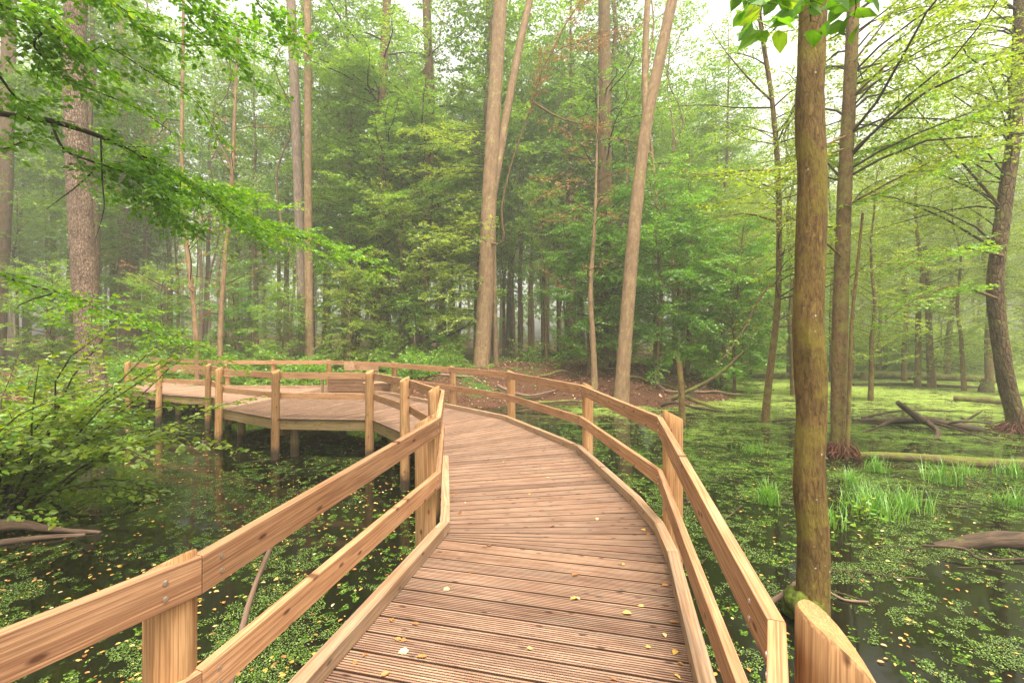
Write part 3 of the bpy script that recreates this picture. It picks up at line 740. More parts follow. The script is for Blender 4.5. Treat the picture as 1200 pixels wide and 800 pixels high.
t17, q17 = hero('alder_tree', 'small tree with leafy twigs standing in the far pond on the right', 'tree', [(1092, 452), (1090, 420), (1088, 370), (1086, 330)], 26, .20, .10, M['bark_dark'], WATER, 2, 12)

# --- foliage on the hero trees
def sprays(root, trunk, n, z0, z1, lmin, lmax, leaf, lsize, twig, tstep, lstep, el=(.0, .6), az=None, depth=1, six=False, r=.02, tint=.5, bark='twig', bend=-.5, bare=.2, jit=.35, droop=.12):
    B = MB(); L = Leaves()
    T = [p for p in trunk if z0 <= p.z <= z1] or trunk[-2:]
    for i in range(n):
        p = R.choice(T).copy(); p.z += R.uniform(-.3, .3)
        a = R.uniform(0, 6.283) if az is None else R.uniform(*az)
        ln = R.uniform(lmin, lmax)
        limb(B, L, curve(p, a, R.uniform(*el), ln, 6, bend), r * ln / lmax, twig * ln / lmax, tstep, lstep, lsize, bare, depth, tint + R.uniform(-.15, .15), 5, droop, jit=jit + .3, twig_geo=False, vert=.35)
    foliage(root, B, L, M[leaf], bark, six)

sprays(t12, q12, 80, 1.5, 19, 3, 5.5, 'leaf_mid', .12, 1.6, .17, .042, r=.07)
sprays(t13, q13, 80, 1.5, 19, 3, 5.5, 'leaf_mid', .12, 1.6, .17, .042, r=.07, tint=.55)
sprays(t11, q11, 60, 2, 15, 2, 4.5, 'leaf_bright', .10, 1.2, .22, .055, r=.05, tint=.35)
sprays(t3, q3, 34, 2.5, 13, 2.5, 5, 'leaf_yellow', .10, 1.3, .18, .05, r=.04, az=(math.pi * .75, math.pi * 1.6), el=(-.1, .3), tint=.35)
sprays(t10, q10, 18, 3, 11, 1.5, 3.5, 'leaf_rust', .09, .9, .22, .08, r=.03)
sprays(t9, q9, 14, 2, 12, 1.5, 3.5, 'leaf_rust', .08, .8, .22, .11, r=.025, tint=.7)
sprays(t9b, q9b, 12, 2, 12, 1.5, 3.5, 'leaf_rust', .08, .8, .22, .11, r=.025, tint=.7)
sprays(t8, q8, 34, 2, 12, 2, 4, 'leaf_yellow', .08, 1.1, .2, .06, r=.03, el=(.0, .7), tint=.4)
sprays(t17, q17, 34, .3, 6, 1.2, 3, 'leaf_yellow', .11, 1.0, .22, .07, r=.03, tint=.3)
sprays(t7, q7, 30, 4, 13, 2, 4.5, 'leaf_yellow', .085, 1.1, .15, .05, r=.04, az=(math.pi * .45, math.pi * 1.25), el=(.2, 1.0), tint=.3, bend=-.6)
sprays(t6, q6, 40, 3.5, 11, 2.5, 5, 'leaf_yellow', .08, 1.1, .15, .05, r=.035, az=(-1.2, 1.6), el=(.3, .9), tint=.3, bend=-.7)

# long dark boughs of the right-hand trees
def boughs(root, specs, leaf, lsize, twig, tstep, lstep, bark='bark_dark', tint=.4, r=.03, bare=.15, depth=1, six=True):
    for pix in specs:
        B = MB(); L = Leaves()
        P = smooth_path([W(x, y, Y) for x, y, Y in pix], 3)
        limb(B, L, P, r, twig, tstep, lstep, lsize, bare, depth, tint, 6, .12, jit=.4, twig_geo=True)
        foliage(root, B, L, M[leaf], bark, six)
boughs(t7, [[(1170, 240, 12.7), (1140, 205, 12), (1105, 165, 11.4), (1065, 115, 11), (1045, 75, 10.8)],
            [(1190, 165, 12.6), (1140, 180, 11.8), (1090, 200, 11), (1040, 222, 10.4), (995, 240, 10)],
            [(1188, 110, 12.6), (1140, 135, 12), (1080, 160, 11.5), (1020, 175, 11.2), (960, 185, 11)],
            [(1180, 60, 12.7), (1120, 80, 12.2), (1060, 130, 11.6), (1030, 160, 11)],
            [(1175, 300, 12.6), (1130, 290, 11.6), (1085, 300, 10.8), (1050, 320, 10.2)],
            [(1168, 350, 12.6), (1120, 335, 11.8), (1075, 350, 11), (1030, 380, 10.6)]], 'leaf_bright', .08, 1.1, .14, .05, tint=.7, r=.045)
boughs(t6, [[(1001, 112, 10), (1040, 75, 9.4), (1085, 40, 9), (1140, -5, 8.6)],
            [(1001, 72, 10), (1030, 35, 9.8), (1062, -5, 9.5)],
            [(998, 238, 10), (1040, 215, 9.6), (1090, 190, 9.2), (1180, 150, 8.8)],
            [(990, 160, 10.1), (960, 175, 9.8), (925, 205, 9.6), (860, 235, 9.4), (815, 240, 9.3)],
            [(985, 300, 10.1), (940, 262, 9.6), (890, 240, 9.2)],
            [(988, 175, 10), (940, 190, 9.6), (880, 205, 9.2), (840, 200, 9)]], 'leaf_yellow', .075, .9, .13, .05, tint=.4, r=.028)
boughs(t8, [[(910, 330, 14.5), (893, 345, 14), (875, 380, 13.6), (855, 410, 13.2), (838, 430, 13)],
            [(906, 120, 14.5), (880, 95, 14.2), (850, 60, 14), (830, 30, 13.8)],
            [(912, 200, 14.5), (870, 200, 14), (820, 205, 13.6), (790, 195, 13.4)],
            [(912, 260, 14.4), (870, 250, 14), (830, 262, 13.6)]], 'leaf_yellow', .08, .8, .24, .08, tint=.4, r=.04)
boughs(t3, [[(570, 285, 22.4), (590, 283, 21.8), (588, 245, 21.6), (600, 190, 21.4), (625, 120, 21.2), (645, 65, 21), (700, 45, 20.6), (750, 35, 20.4)],
            [(645, 65, 21), (665, 25, 21), (690, -10, 21)], [(625, 120, 21.2), (660, 140, 21), (710, 150, 20.6)]], 'leaf_rust', .10, 1.6, .22, .08, tint=.35, r=.06, bare=.5)

# red roots under T6 and T7
for (nm, lb, px, py, Y, rad) in (('root_clump', 'reddish mat of roots round the foot of the straight dark trunk', 985, 530, 10.1, .42), ('root_clump', 'reddish mat of roots round the foot of the leaning trunk at the right edge', 1190, 497, 12.7, .60)):
    m = MB(); c = W(px, py, Y); c.z = WATER
    for j in range(190):
        a = R.uniform(0, 6.283); r_ = rad * R.uniform(.3, 1.0); p = c + Vector((math.cos(a) * rad * .35, math.sin(a) * rad * .35, R.uniform(.05, .32)))
        e = c + Vector((math.cos(a + R.gauss(0, .3)) * r_, math.sin(a) * r_, R.uniform(-.05, .06)))
        mid_ = p.lerp(e, .5) + Vector((R.gauss(0, .04), R.gauss(0, .04), R.uniform(0, .10)))
        tube(m, smooth_path([p, mid_, e], 3), [.013, .013, .012, .011, .010, .008, .006], 4, rough=.2)
    o = m.build(nm, M['roots'], None, smooth=True); tag(o, lb, 'roots')

# ------------------------------------------------------------------ near left: overhanging beech
near = empty('beech_tree'); tag(near, 'near beech reaching in from the left with long dark boughs of bright green leaves', 'tree')
_, qn = trunk_mesh([(-6.6, 2.6, -1.3), (-6.5, 2.6, 1), (-6.3, 2.7, 4), (-6.2, 2.8, 8)], .24, .15, M['bark_grey'], near, 20)
def nb(pix, r, twig, tstep, lstep, lsize, tint=.55, bare=.12, depth=1, droop=.12, start=None):
    B = MB(); L = Leaves(); P = [W(x, y, Y) for x, y, Y in pix]
    if start is not None: P = [Vector(start)] + P
    limb(B, L, smooth_path(P, 4), r, twig * 1.05, tstep * .62, lstep * .72, lsize, bare, depth, tint, 8, droop, jit=.6, tip_r=.0018, vert=.32)
    foliage(near, B, L, M['leaf_bright'])
nb([(0, 133, 4.0), (60, 142, 4.2), (130, 165, 4.6), (200, 200, 5.1), (260, 240, 5.8), (320, 268, 6.5), (390, 290, 7.2), (455, 318, 8.0)], .036, .95, .105, .042, .052, .6, .42, start=(-6.4, 2.7, 3.6))
nb([(0, 5, 3.4), (40, 55, 3.6), (75, 90, 3.9), (120, 110, 4.2), (165, 130, 4.6), (215, 165, 5.0)], .018, .55, .10, .04, .050, .55, .3, start=(-6.3, 2.7, 4.9))
nb([(0, -20, 3.2), (60, 30, 3.5), (95, 65, 3.8), (125, 55, 4.0), (175, 85, 4.3), (230, 120, 4.7), (260, 170, 5.0)], .016, .6, .10, .04, .050, .55, .3, start=(-6.3, 2.7, 5.4))
nb([(100, -20, 3.6), (150, 20, 3.9), (200, 50, 4.2), (270, 55, 4.6), (320, 70, 5)], .016, .6, .09, .04, .052, .55, .2, start=(-6.25, 2.8, 6.2))
nb([(180, -30, 4.2), (220, 20, 4.4), (260, 60, 4.7), (300, 95, 5.0), (335, 118, 5.3)], .014, .6, .09, .04, .052, .5, .1, start=(-6.25, 2.8, 6.6))
nb([(205, -25, 4.0), (250, 15, 4.3), (300, 38, 4.7), (350, 50, 5.2)], .014, .55, .08, .04, .052, .55, .1, start=(-6.25, 2.8, 6.6))
nb([(290, -40, 4.6), (300, 0, 4.8), (330, 30, 5.0), (365, 45, 5.2)], .010, .5, .08, .04, .052, .5, .1)
nb([(60, 142, 4.2), (75, 175, 4.2), (110, 190, 4.3), (150, 205, 4.6), (190, 240, 4.9), (230, 270, 5.4)], .012, .7, .085, .04, .052, .45, .15)
nb([(200, 200, 5.1), (240, 225, 5.1), (290, 262, 5.3), (330, 275, 5.6)], .012, .75, .09, .04, .052, .5, .1)
nb([(130, 165, 4.6), (165, 185, 4.5), (190, 230, 4.6), (215, 275, 4.7)], .010, .55, .085, .04, .052, .4, .1)
nb([(0, 90, 3.6), (20, 115, 3.8), (40, 120, 4.0), (60, 115, 4.2)], .010, .4, .08, .04, .052, .5, .0)
nb([(-40, 160, 3.6), (0, 175, 3.8), (30, 165, 4.0), (50, 170, 4.2)], .010, .35, .09, .04, .050, .55, .0)
# low drooping spray in front of the platform
nb([(-60, 300, 4.2), (20, 330, 4.8), (100, 352, 5.6), (170, 385, 6.6), (225, 408, 7.4), (290, 430, 8.0)], .016, .7, .12, .05, .058, .65, .35, start=(-6.4, 2.7, 2.6))
# bare hanging twigs
for pix in ([(118, 160, 4.4), (120, 215, 4.4), (122, 245, 4.4), (112, 280, 4.4)], [(108, 202, 4.4), (88, 220, 4.4), (72, 232, 4.4), (55, 245, 4.3)], [(60, 345, 4.4), (40, 350, 4.3), (22, 358, 4.3)]):
    B = MB(); P = smooth_path([W(*p) for p in pix], 3); tube(B, P, [.008 - .0006 * i for i in range(len(P))], 5, rough=.3)
    B.build('branch', M['twig'], near, smooth=True)

B = MB(); L = Leaves()  # high crown above the view, added to block sky reflections on the left water
for i in range(15):
    p = Vector((-6.3, 2.75, R.uniform(8.5, 13)))
    limb(B, L, curve(p, R.uniform(-.9, 1.9), R.uniform(.1, .7), R.uniform(4.5, 8.5), 7, -.3), .06, 1.8, .26, .09, .11, .3, 1, .5, 5, .12, jit=.5, twig_geo=False, vert=.3)
foliage(near, B, L, M['leaf_bright'], 'twig', False, name='crown')

# ------------------------------------------------------------------ left low shrub with larger leaves
def shrub(label, cx, cy, n, ln, lsize, leaf, el=(.2, 1.1), twig=.45, tstep=.13, lstep=.07, az=None, zb=None, six=True, tint=.6, name='leafy_shrub', bend=-1.0, group=None, depth=1):
    z = ground(cx, cy) if zb is None else zb
    root = empty(name); tag(root, label, 'shrub', group)
    B = MB(); L = Leaves()
    for i in range(n):
        a = R.uniform(0, 6.283) if az is None else R.uniform(*az)
        p = Vector((cx + R.gauss(0, .18), cy + R.gauss(0, .18), z - .05))
        l_ = ln * R.uniform(.55, 1.1)
        limb(B, L, curve(p, a, R.uniform(*el), l_, 6, bend * R.uniform(.6, 1.2)), .0065 * ln, twig, tstep * .8, lstep * .8, lsize, .2, depth, tint + R.uniform(-.15, .15), 5, .12, jit=.45)
    foliage(root, B, L, M[leaf], six=six)
    return root
shrub('broad-leaved bright green shrub spreading over the water at the near left', -7.35, 5.3, 11, 2.5, .08, 'leaf_bright', (.3, 1.05), .5, .15, .075, (-1.0, 1.9), -.5, tint=.8)
shrub('taller shrub at the left edge behind the near broad-leaved one', -7.6, 6.6, 30, 3.6, .11, 'leaf_yellow', (.5, 1.3), .6, .16, .08, (-1.6, 2.6), -1.0, tint=.3)
shrub('leafy shrub on the left bank in front of the broad plated trunk', -10.3, 8.9, 24, 2.8, .10, 'leaf_bright', (.1, .9), .65, .16, .085, (-1.6, 2.6), -.7, tint=.6)
shrub('low shrub on the left bank beside the end of the boardwalk', -12.4, 12.6, 30, 2.4, .12, 'leaf_bright', (.2, 1.0), .6, .18, .09, None, -.7, tint=.65)

# ------------------------------------------------------------------ prototypes for the wood
PROTO = {}
def make_proto(key, name, cat, H, r0, z0, z1, n, lmin, lmax, leaf, lsize, twig, tstep, lstep, bark, el=(0, .5), bend=-.5, r=.028, depth=1, lean=.03, tint=.5, seg=10, jit=.35, flare=.3, bare=.2, shape='cone'):
    root = empty(name); 
    P = [Vector((0, 0, -.6))]; 
    for i in range(1, 9):
        P.append(Vector((R.gauss(0, lean) * i, R.gauss(0, lean) * i, H * i / 8)))
    t, Q = trunk_mesh(P, r0, r0 * .10, M[bark], root, seg, .05, flare, .6, k=3)
    B = MB(); L = Leaves()
    for i in range(n):
        f = (i + R.random()) / n; z = z0 + (z1 - z0) * f
        j = min(range(len(Q)), key=lambda q: abs(Q[q].z - z)); p = Q[j].copy(); p.z = z
        sc = (1 - .65 * f) if shape == 'cone' else (.6 + .4 * math.sin(f * 3.14))
        ln = R.uniform(lmin, lmax) * sc
        limb(B, L, curve(p, i * 2.399 + R.uniform(-.4, .4), R.uniform(*el), ln, 5, bend), r * ln / lmax, twig * (ln / lmax) ** .5, tstep, lstep, lsize, bare, depth, tint + R.uniform(-.18, .18), 4, .15, jit=jit + .3, twig_geo=False, vert=.38)
    kids = [t]
    if B.v: kids.append(B.build('branch', M[bark], root, smooth=True))
    if L.rows: kids.append(L.build('crown', M[leaf], root, six=False))
    PROTO[key] = [root, kids, False]

make_proto('young1', 'young_beech', 'tree', 9, .10, .8, 8.8, 95, 1.8, 3.6, 'leaf_bright', .095, 1.1, .13, .035, 'bark_dark', (-.1, .9), -.6, tint=.4, shape='round')
make_proto('young2', 'young_beech', 'tree', 12, .12, 1.0, 11.8, 120, 2.0, 4.0, 'leaf_mid', .105, 1.2, .16, .04, 'bark_dark', (-.1, 1.0), -.6, tint=.55, shape='round')
make_proto('young3', 'young_beech', 'tree', 7, .08, .5, 6.8, 80, 1.6, 3.2, 'leaf_mid', .09, 1.0, .13, .035, 'bark_dark', (0, .9), -.6, tint=.65, shape='round')
make_proto('young4', 'young_beech', 'tree', 9, .09, 1.2, 8.8, 60, 1.8, 3.4, 'leaf_yellow', .09, 1.1, .15, .045, 'bark_dark', (-.1, .9), -.6, tint=.35, shape='round')
make_proto('mid1', 'young_beech', 'tree', 14, .13, 4.6, 13.8, 80, 2.0, 4.2, 'leaf_mid', .105, 1.2, .17, .045, 'bark_dark', (-.1, 1.0), -.6, tint=.55, shape='round')
make_proto('pole1', 'pole_tree', 'tree', 26, .13, 13, 25.5, 40, 1.6, 3.4, 'leaf_mid', .16, 1.2, .30, .09, 'bark_smooth', (.1, .8), -.4, shape='round', flare=.15)
make_proto('pole2', 'pole_tree', 'tree', 24, .10, 14, 23.5, 34, 1.4, 3.0, 'leaf_mid', .16, 1.1, .30, .09, 'bark_far', (.1, .8), -.4, shape='round', lean=.08, flare=.15)
make_proto('tall1', 'tall_beech', 'tree', 30, .34, 9, 29, 100, 3, 6, 'leaf_mid', .21, 1.9, .30, .085, 'bark_far', (.1, .7), -.4, depth=1, shape='round')
make_proto('tall2', 'tall_beech', 'tree', 33, .28, 12, 32, 90, 2.5, 5.5, 'leaf_mid', .21, 1.8, .30, .085, 'bark_far', (.1, .7), -.4, depth=1, shape='round')
make_proto('spruce1', 'spruce_tree', 'tree', 31, .30, 8, 30.5, 170, 1.4, 3.4, 'leaf_dark', .17, 1.1, .26, .11, 'bark_far', (-.5, .1), .2, depth=1, jit=.7)
make_proto('spruce2', 'spruce_tree', 'tree', 28, .24, 11, 27.5, 140, 1.2, 3.0, 'leaf_dark', .17, 1.0, .26, .11, 'bark_far', (-.5, .1), .2, depth=1, jit=.7)
make_proto('alder1', 'alder_tree', 'tree', 15, .15, 1.8, 14.8, 80, 2.0, 4.4, 'leaf_yellow', .095, 1.2, .17, .05, 'bark_alder', (.1, .8), -.5, tint=.35, shape='round', jit=.55)
make_proto('alder2', 'alder_tree', 'tree', 18, .18, 4, 17.8, 84, 2.2, 4.8, 'leaf_yellow', .095, 1.3, .18, .055, 'bark_alder', (.1, .8), -.5, tint=.25, shape='round', jit=.55)
def make_shrub(key, H, n, leaf, lsize, tint):
    root = empty('leafy_shrub'); B = MB(); L = Leaves()
    for i in range(n):
        limb(B, L, curve((R.gauss(0, .12), R.gauss(0, .12), -.1), i * 2.4, R.uniform(.25, 1.3), H * R.uniform(.6, 1.1), 5, -1.0), .02, H * .36, .13, .045, lsize, .2, 1, tint + R.uniform(-.15, .15), 4, .12, jit=.6, twig_geo=False, vert=.3)
    kids = [B.build('branch', M['bark_dark'], root), L.build('leaves', M[leaf], root, six=False)]
    PROTO[key] = [root, kids, False]
make_shrub('shrub1', 2.0, 20, 'leaf_mid', .10, .55); make_shrub('shrub2', 1.5, 18, 'leaf_bright', .09, .45); make_shrub('shrub3', 2.6, 20, 'leaf_yellow', .10, .3)

def place(key, x, y, sc=1.0, label='', cat='tree', group=None, z=None, lean=0.0):
    root, kids, used = PROTO[key]
    if not used: o = root; PROTO[key][2] = True
    else: o = copy_tree(root, None, kids)
    o.location = (x, y, ground(x, y) if z is None else z); o.scale = (sc, sc, sc)
    o.rotation_euler = (R.gauss(0, .015), R.gauss(0, .015) + lean, R.uniform(0, 6.283))
    for kk in ('label', 'category', 'group', 'kind'):
        if kk in o: del o[kk]
    tag(o, label, cat, group)
    return o
LMK = [(108, 'the plated trunk'), (222, 'the left thin stem'), (262, 'the right thin stem'), (358, 'the pale pair'), (445, 'the dark branching trunk'), (498, 'the dark slender trunk'), (572, 'the tan twin trunk'),
       (696, 'the thin whitish stem'), (745, 'the pale forked trunk'), (906, 'the slim crooked stem'), (950, 'the close mossy trunk'), (988, 'the straight dark trunk'), (1180, 'the leaning right trunk')]
def between(px):
    if px < LMK[0][0]: return 'left of ' + LMK[0][1]
    for a, b in zip(LMK, LMK[1:]):
        if px < b[0]: return 'between %s and %s' % (a[1], b[1])
    return 'right of ' + LMK[-1][1]
def PX(px, Y): return (px - 600) * Y / F

# understorey around the platform and behind the centre
U = [('young2', 420, 27, 1.0), ('young4', 468, 24, 1.1), ('mid1', 530, 29, .9), ('young4', 410, 22, .6), ('young1', 690, 22, .9), ('mid1', 640, 28, .8),
     ('young1', 770, 20.5, 1.05), ('young2', 805, 24, 1.0), ('young4', 845, 25, 1.2), ('young3', 735, 24, 1.0), ('mid1', 300, 29, .9), ('young3', 190, 23, .8),
     ('young3', 60, 20, .75), ('mid1', 110, 30, .8), ('young3', 330, 24, .7), ('mid1', 590, 34, .9), ('young1', 275, 25, .6), ('mid1', 20, 33, .9), ('young1', 880, 33, 1.1)]
U += [('mid1', 380, 33, 1.5), ('mid1', 450, 36, 1.7), ('mid1', 520, 38, 1.6), ('mid1', 600, 40, 1.7), ('mid1', 655, 36, 1.5), ('mid1', 740, 34, 1.5), ('mid1', 810, 36, 1.5), ('mid1', 700, 44, 1.9), ('mid1', 560, 31, 1.25), ('mid1', 480, 31, 1.4), ('young1', 860, 22, .95), ('young4', 870, 30, 1.3)]
UL = ['layered green young beech behind the platform railing', 'bright layered sapling left of the centre trunk', 'tall green young beech in the gap behind the centre trunk', 'small sapling behind the bench',
      'bright green sapling left of the forked trunk', 'hazy young beech between the centre trunk and the thin whitish stem', 'bright fan-layered young beech right of the forked trunk', 'taller green beech behind the bright one right of the forked trunk',
      'yellow-green young beech at the edge of the open swamp', 'low sapling behind the forked trunk', 'hazy green beech behind the two thin leaning stems', 'low layered sapling behind the left boardwalk',
      'layered sapling at the far left behind the shrubs', 'hazy sapling behind the broad plated trunk', 'low sapling left of the pale pair', 'faint tall sapling far behind the centre trunk', 'sapling among the thin leaning stems',
      'hazy tall sapling at the far left edge', 'faint sapling behind the slim crooked stem',
      'tall leafy beech behind the pale pair', 'tall leafy beech in the mist left of the dark slender trunk', 'tall leafy beech in the mist left of the centre trunk', 'tall leafy beech in the mist right of the centre trunk', 'tall leafy beech behind the thin whitish stem', 'tall leafy beech behind the fork', 'tall leafy beech right behind the bright fan-layered one', 'farthest tall leafy beech behind the dark mossy trunk', 'leafy beech just behind the centre trunk', 'leafy beech between the two dark slender trunks', 'bright sapling left of the slim crooked stem', 'yellow-green beech behind the slim crooked stem']
for (kk, px, Y, s), lb in zip(U, UL): place(kk, PX(px, Y), Y, s, lb, 'tree', 'young beeches of the understorey')
# low shrubs along the bank
SHB = []
for i in range(56):
    px = R.uniform(130, 535); Y = R.uniform(18.6, 25); SHB.append((px, Y))
for i in range(10): SHB.append((R.uniform(-40, 170), R.uniform(17, 24)))
for i in range(6): SHB.append((R.uniform(640, 900), R.uniform(28, 34)))
for i, (px, Y, sc) in enumerate(((150, 22, 1.7), (205, 25, 1.9), (250, 22.5, 1.5), (300, 26, 2.0), (335, 22, 1.5), (385, 27, 1.9), (425, 22.5, 1.6), (470, 26, 1.9), (515, 23, 1.5), (620, 27, 1.4), (662, 30, 1.6), (775, 28, 1.5), (830, 29, 1.6))):
    place('shrub2' if i % 2 else 'shrub1', PX(px, Y), Y, sc, 'tall %s bush %s' % ('bright' if i % 2 else 'dark', between(px)), 'shrub', 'tall bushes behind the boardwalk')
for (px, Y) in SHB:
    zone = 'behind the platform railing' if px > 300 and px < 640 else ('behind the left boardwalk' if px <= 300 else 'on the bank behind the forked trunk')
    kk, sc = R.choice(['shrub1', 'shrub2', 'shrub2']), R.uniform(.75, 1.3) * (.7 if px > 520 else 1)
    place(kk, PX(px, Y), Y, sc, ('small ' if sc < .8 else '' if sc < 1.05 else 'large ') + ('dark ' if kk == 'shrub1' else 'bright ') + ('nearest' if Y < 20.5 else 'near' if Y < 22 else 'farther' if Y < 24.5 else 'farthest') + ' shrub ' + between(px), 'shrub', 'low shrubs on the bank ' + zone)
# the tall wood in the mist
HIGH = [(300, 32), (385, 40), (470, 33), (535, 42), (610, 33), (665, 41), (730, 32), (800, 40), (850, 31), (160, 36), (60, 40), (930, 74), (1010, 70), (1090, 76), (1160, 72), (335, 46), (420, 52), (500, 55), (640, 50), (705, 47), (775, 54), (865, 62), (240, 44), (560, 48)]
for i, (px, Y) in enumerate(HIGH):
    place('tall1' if i % 2 else 'tall2', PX(px, Y), Y, .72 if Y < 44 else .95, '%s broad-crowned beech ' % ('near' if Y < 37 else 'misty' if Y < 50 else 'faint') + between(px), 'tree', 'broad-crowned beeches of the wood')
pp = []
while len(pp) < 46:
    Y = R.uniform(24, 48); px = R.uniform(130, 900); x = PX(px, Y)
    if shore(x, Y) < 2 or any((x - a) ** 2 + (Y - b) ** 2 < 2.2 for a, b in pp): continue
    pp.append((x, Y)); kk = R.choice(['pole1', 'pole2'])
    place(kk, x, Y, R.uniform(.85, 1.1), '%s %s stem %s' % ('pale' if kk == 'pole1' else 'dark', 'near' if Y < 31 else ('misty' if Y < 40 else 'distant'), between(px)), 'tree', 'pole-thin trunks of the wood')
pts = []
tries = 0
while len(pts) < 190 and tries < 9000:
    tries += 1
    Y = 27 + 80 * R.random() ** .95; px = R.uniform(-120, 1300); x = PX(px, Y)
    if shore(x, Y) < 2.5: continue
    if all((x - a) ** 2 + (Y - b) ** 2 > 3.0 ** 2 for a, b in pts): pts.append((x, Y))
for (x, Y) in pts:
    px = 600 + x * F / Y
    kk = R.choice(['tall1', 'tall2', 'tall1', 'tall2', 'spruce1', 'spruce2'])
    zone = 'on the left' if px < 330 else ('in the middle' if px < 640 else ('right of centre' if px < 900 else 'beyond the swamp on the right'))
    nm = 'spruce' if 'spruce' in kk else 'beech'
    place(kk, x, Y, R.uniform(.8, 1.1), '%s %s %s' % ('misty' if Y < 48 else ('faint' if Y < 75 else 'very faint'), nm, between(px)), 'tree', 'tall trees of the misty wood')
# the wood goes on outside the photograph on both sides
ro = random.Random(3); side_ = []
while len(side_) < 58:
    left_ = len(side_) < 40
    x, Y = (ro.uniform(-62, -18), ro.uniform(13, 48)) if left_ else (ro.uniform(22, 60), ro.uniform(4, 40))
    if left_ and (x / Y > -1.22 or shore(x, Y) < 1): continue
    if not left_ and x / Y < 1.25: continue
    if any((x - a) ** 2 + (Y - b) ** 2 < 9 for a, b in side_): continue
    side_.append((x, Y)); kk = ro.choice(['tall1', 'spruce1', 'mid1', 'pole1', 'young2']) if left_ else ro.choice(['alder1', 'alder2'])
    place(kk, x, Y, ro.uniform(.8, 1.1), 'wood tree standing outside the view on the %s' % ('left' if left_ else 'right'), 'tree', 'trees outside the view on the %s' % ('left' if left_ else 'right'), z=None if left_ else WATER)
# right swamp: alders, slim leaning stems
AL = [(930, 22, .8, 0), (1020, 20, .75, .03), (1060, 30, .9, 0), (1130, 24, .8, -.05), (1180, 32, 1, 0), (1000, 36, 1, .05), (1090, 44, 1.1, 0), (960, 46, 1.1, 0), (1150, 52, 1.2, 0), (900, 40, 1, .04), (860, 48, 1.1, 0), (1215, 22, .9, 0), (1040, 58, 1.2, 0), (1200, 60, 1.2, 0), (920, 60, 1.2, 0), (985, 66, 1.2, 0), (1100, 70, 1.2, 0), (1240, 40, 1, 0), (830, 36, 1, 0), (1075, 26, 1.15, 0), (1160, 28, 1.2, .02), (975, 30, 1.15, 0), (1110, 36, 1.3, 0), (1030, 42, 1.4, 0), (1210, 34, 1.3, 0), (925, 35, 1.3, 0), (1060, 50, 1.5, 0), (1140, 62, 1.6, 0), (990, 54, 1.5, 0), (890, 52, 1.5, 0), (1230, 50, 1.5, 0)]
for i, (px, Y, s, ln) in enumerate(AL):
    near_ = Y < 35
    place('alder1' if i % 2 else 'alder2', PX(px, Y), Y, s, '%s alder %s' % ('pale-leaved' if Y < 27 else ('slim' if near_ else ('faint' if Y < 50 else 'very faint')), between(px)), 'tree', 'alders of the open swamp' if near_ else 'distant swamp alders', z=max(WATER - .1, ground(PX(px, Y), Y)), lean=ln)
for i in range(44):
    px = R.uniform(850, 1260); Y = R.uniform(42, 70)
    place('shrub3', PX(px, Y), Y, R.uniform(1.6, 3.8), ('far' if Y < 56 else 'faint') + ' yellow-green bush ' + between(px), 'shrub', 'bushes at the far edge of the swamp', z=WATER)

# the far edge of the wood, one misty mass
m = MB(); L = Leaves(); n = 46000
fx = NR.uniform(-95, 95, n); fy = NR.uniform(104, 128, n); fz = 1 + 33 * NR.rand(n) ** .9
keep = (np.sin(fx * .45 + 2 * np.sin(fz * .3)) + np.sin(fz * .6 + fx * .2) + NR.normal(0, .6, n)) > -.6
fx, fy, fz = fx[keep], fy[keep], fz[keep]; n = len(fx)
L.add(np.stack([fx, fy, fz], 1), NR.normal(0, 1, (n, 3)), NR.normal(0, 1, (n, 3)), .7 + .9 * NR.rand(n), np.clip(NR.normal(.5, .25, n), 0, 1))
o = L.build('distant_wood', M['leaf_mid'], None, six=False); tag(o, 'far edge of the wood, a faint green mass in the mist', 'distant wood', kind='stuff')

# ------------------------------------------------------------------ fallen wood
def stick(name, label, cat, pix, rad, mat, zb=None, seg=10, rough=.25, forks=(), k=3):
    P = [W(x, y, Y) if zz is None else Vector(((x - 600) * Y / F, Y, zz)) for (x, y, Y, zz) in pix]
    P = smooth_path(P, k); n = len(P); m = MB()
    tube(m, P, [rad[0] + (rad[1] - rad[0]) * i / (n - 1) for i in range(n)], seg, rough=rough, nscale=2)
    for f in forks:
        Q = smooth_path([Vector(((x - 600) * Y / F, Y, zz)) for (x, y, Y, zz) in f[0]], 3); q = len(Q)
        tube(m, Q, [f[1] + (f[2] - f[1]) * i / (q - 1) for i in range(q)], 7, rough=.3)
    o = m.build(name, mat, None, smooth=True); tag(o, label, cat); return o
Z = WATER
stick('fallen_log', 'long pale mossy log lying across the far pond on the right', 'log', [(868, 0, 33, Z + .12), (950, 0, 33, Z + .22), (1040, 0, 32, Z + .28), (1100, 0, 31, Z + .2), (1180, 0, 29, Z + .05)], (.20, .30), M['log'])
stick('fallen_log', 'thin half-sunk log in front of the long pale log', 'log', [(1000, 0, 27, Z + .06), (1060, 0, 27, Z + .1), (1110, 0, 26, Z + .06), (1150, 0, 25.5, Z)], (.09, .13), M['log_dark'])
stick('fallen_log', 'short bleached log pointing at the leaning trunk on the right', 'log', [(1118, 0, 20, Z + .10), (1140, 0, 19.5, Z + .1), (1182, 0, 18.5, Z + .05)], (.13, .20), M['log'])
stick('fallen_log', 'dark moss-topped log behind the grass tufts, right of the root mound', 'log', [(1008, 0, 9.9, Z + .06), (1060, 0, 9.6, Z + .10), (1120, 0, 9.3, Z + .08), (1230, 0, 9.0, Z + .06)], (.08, .125), M['log'])
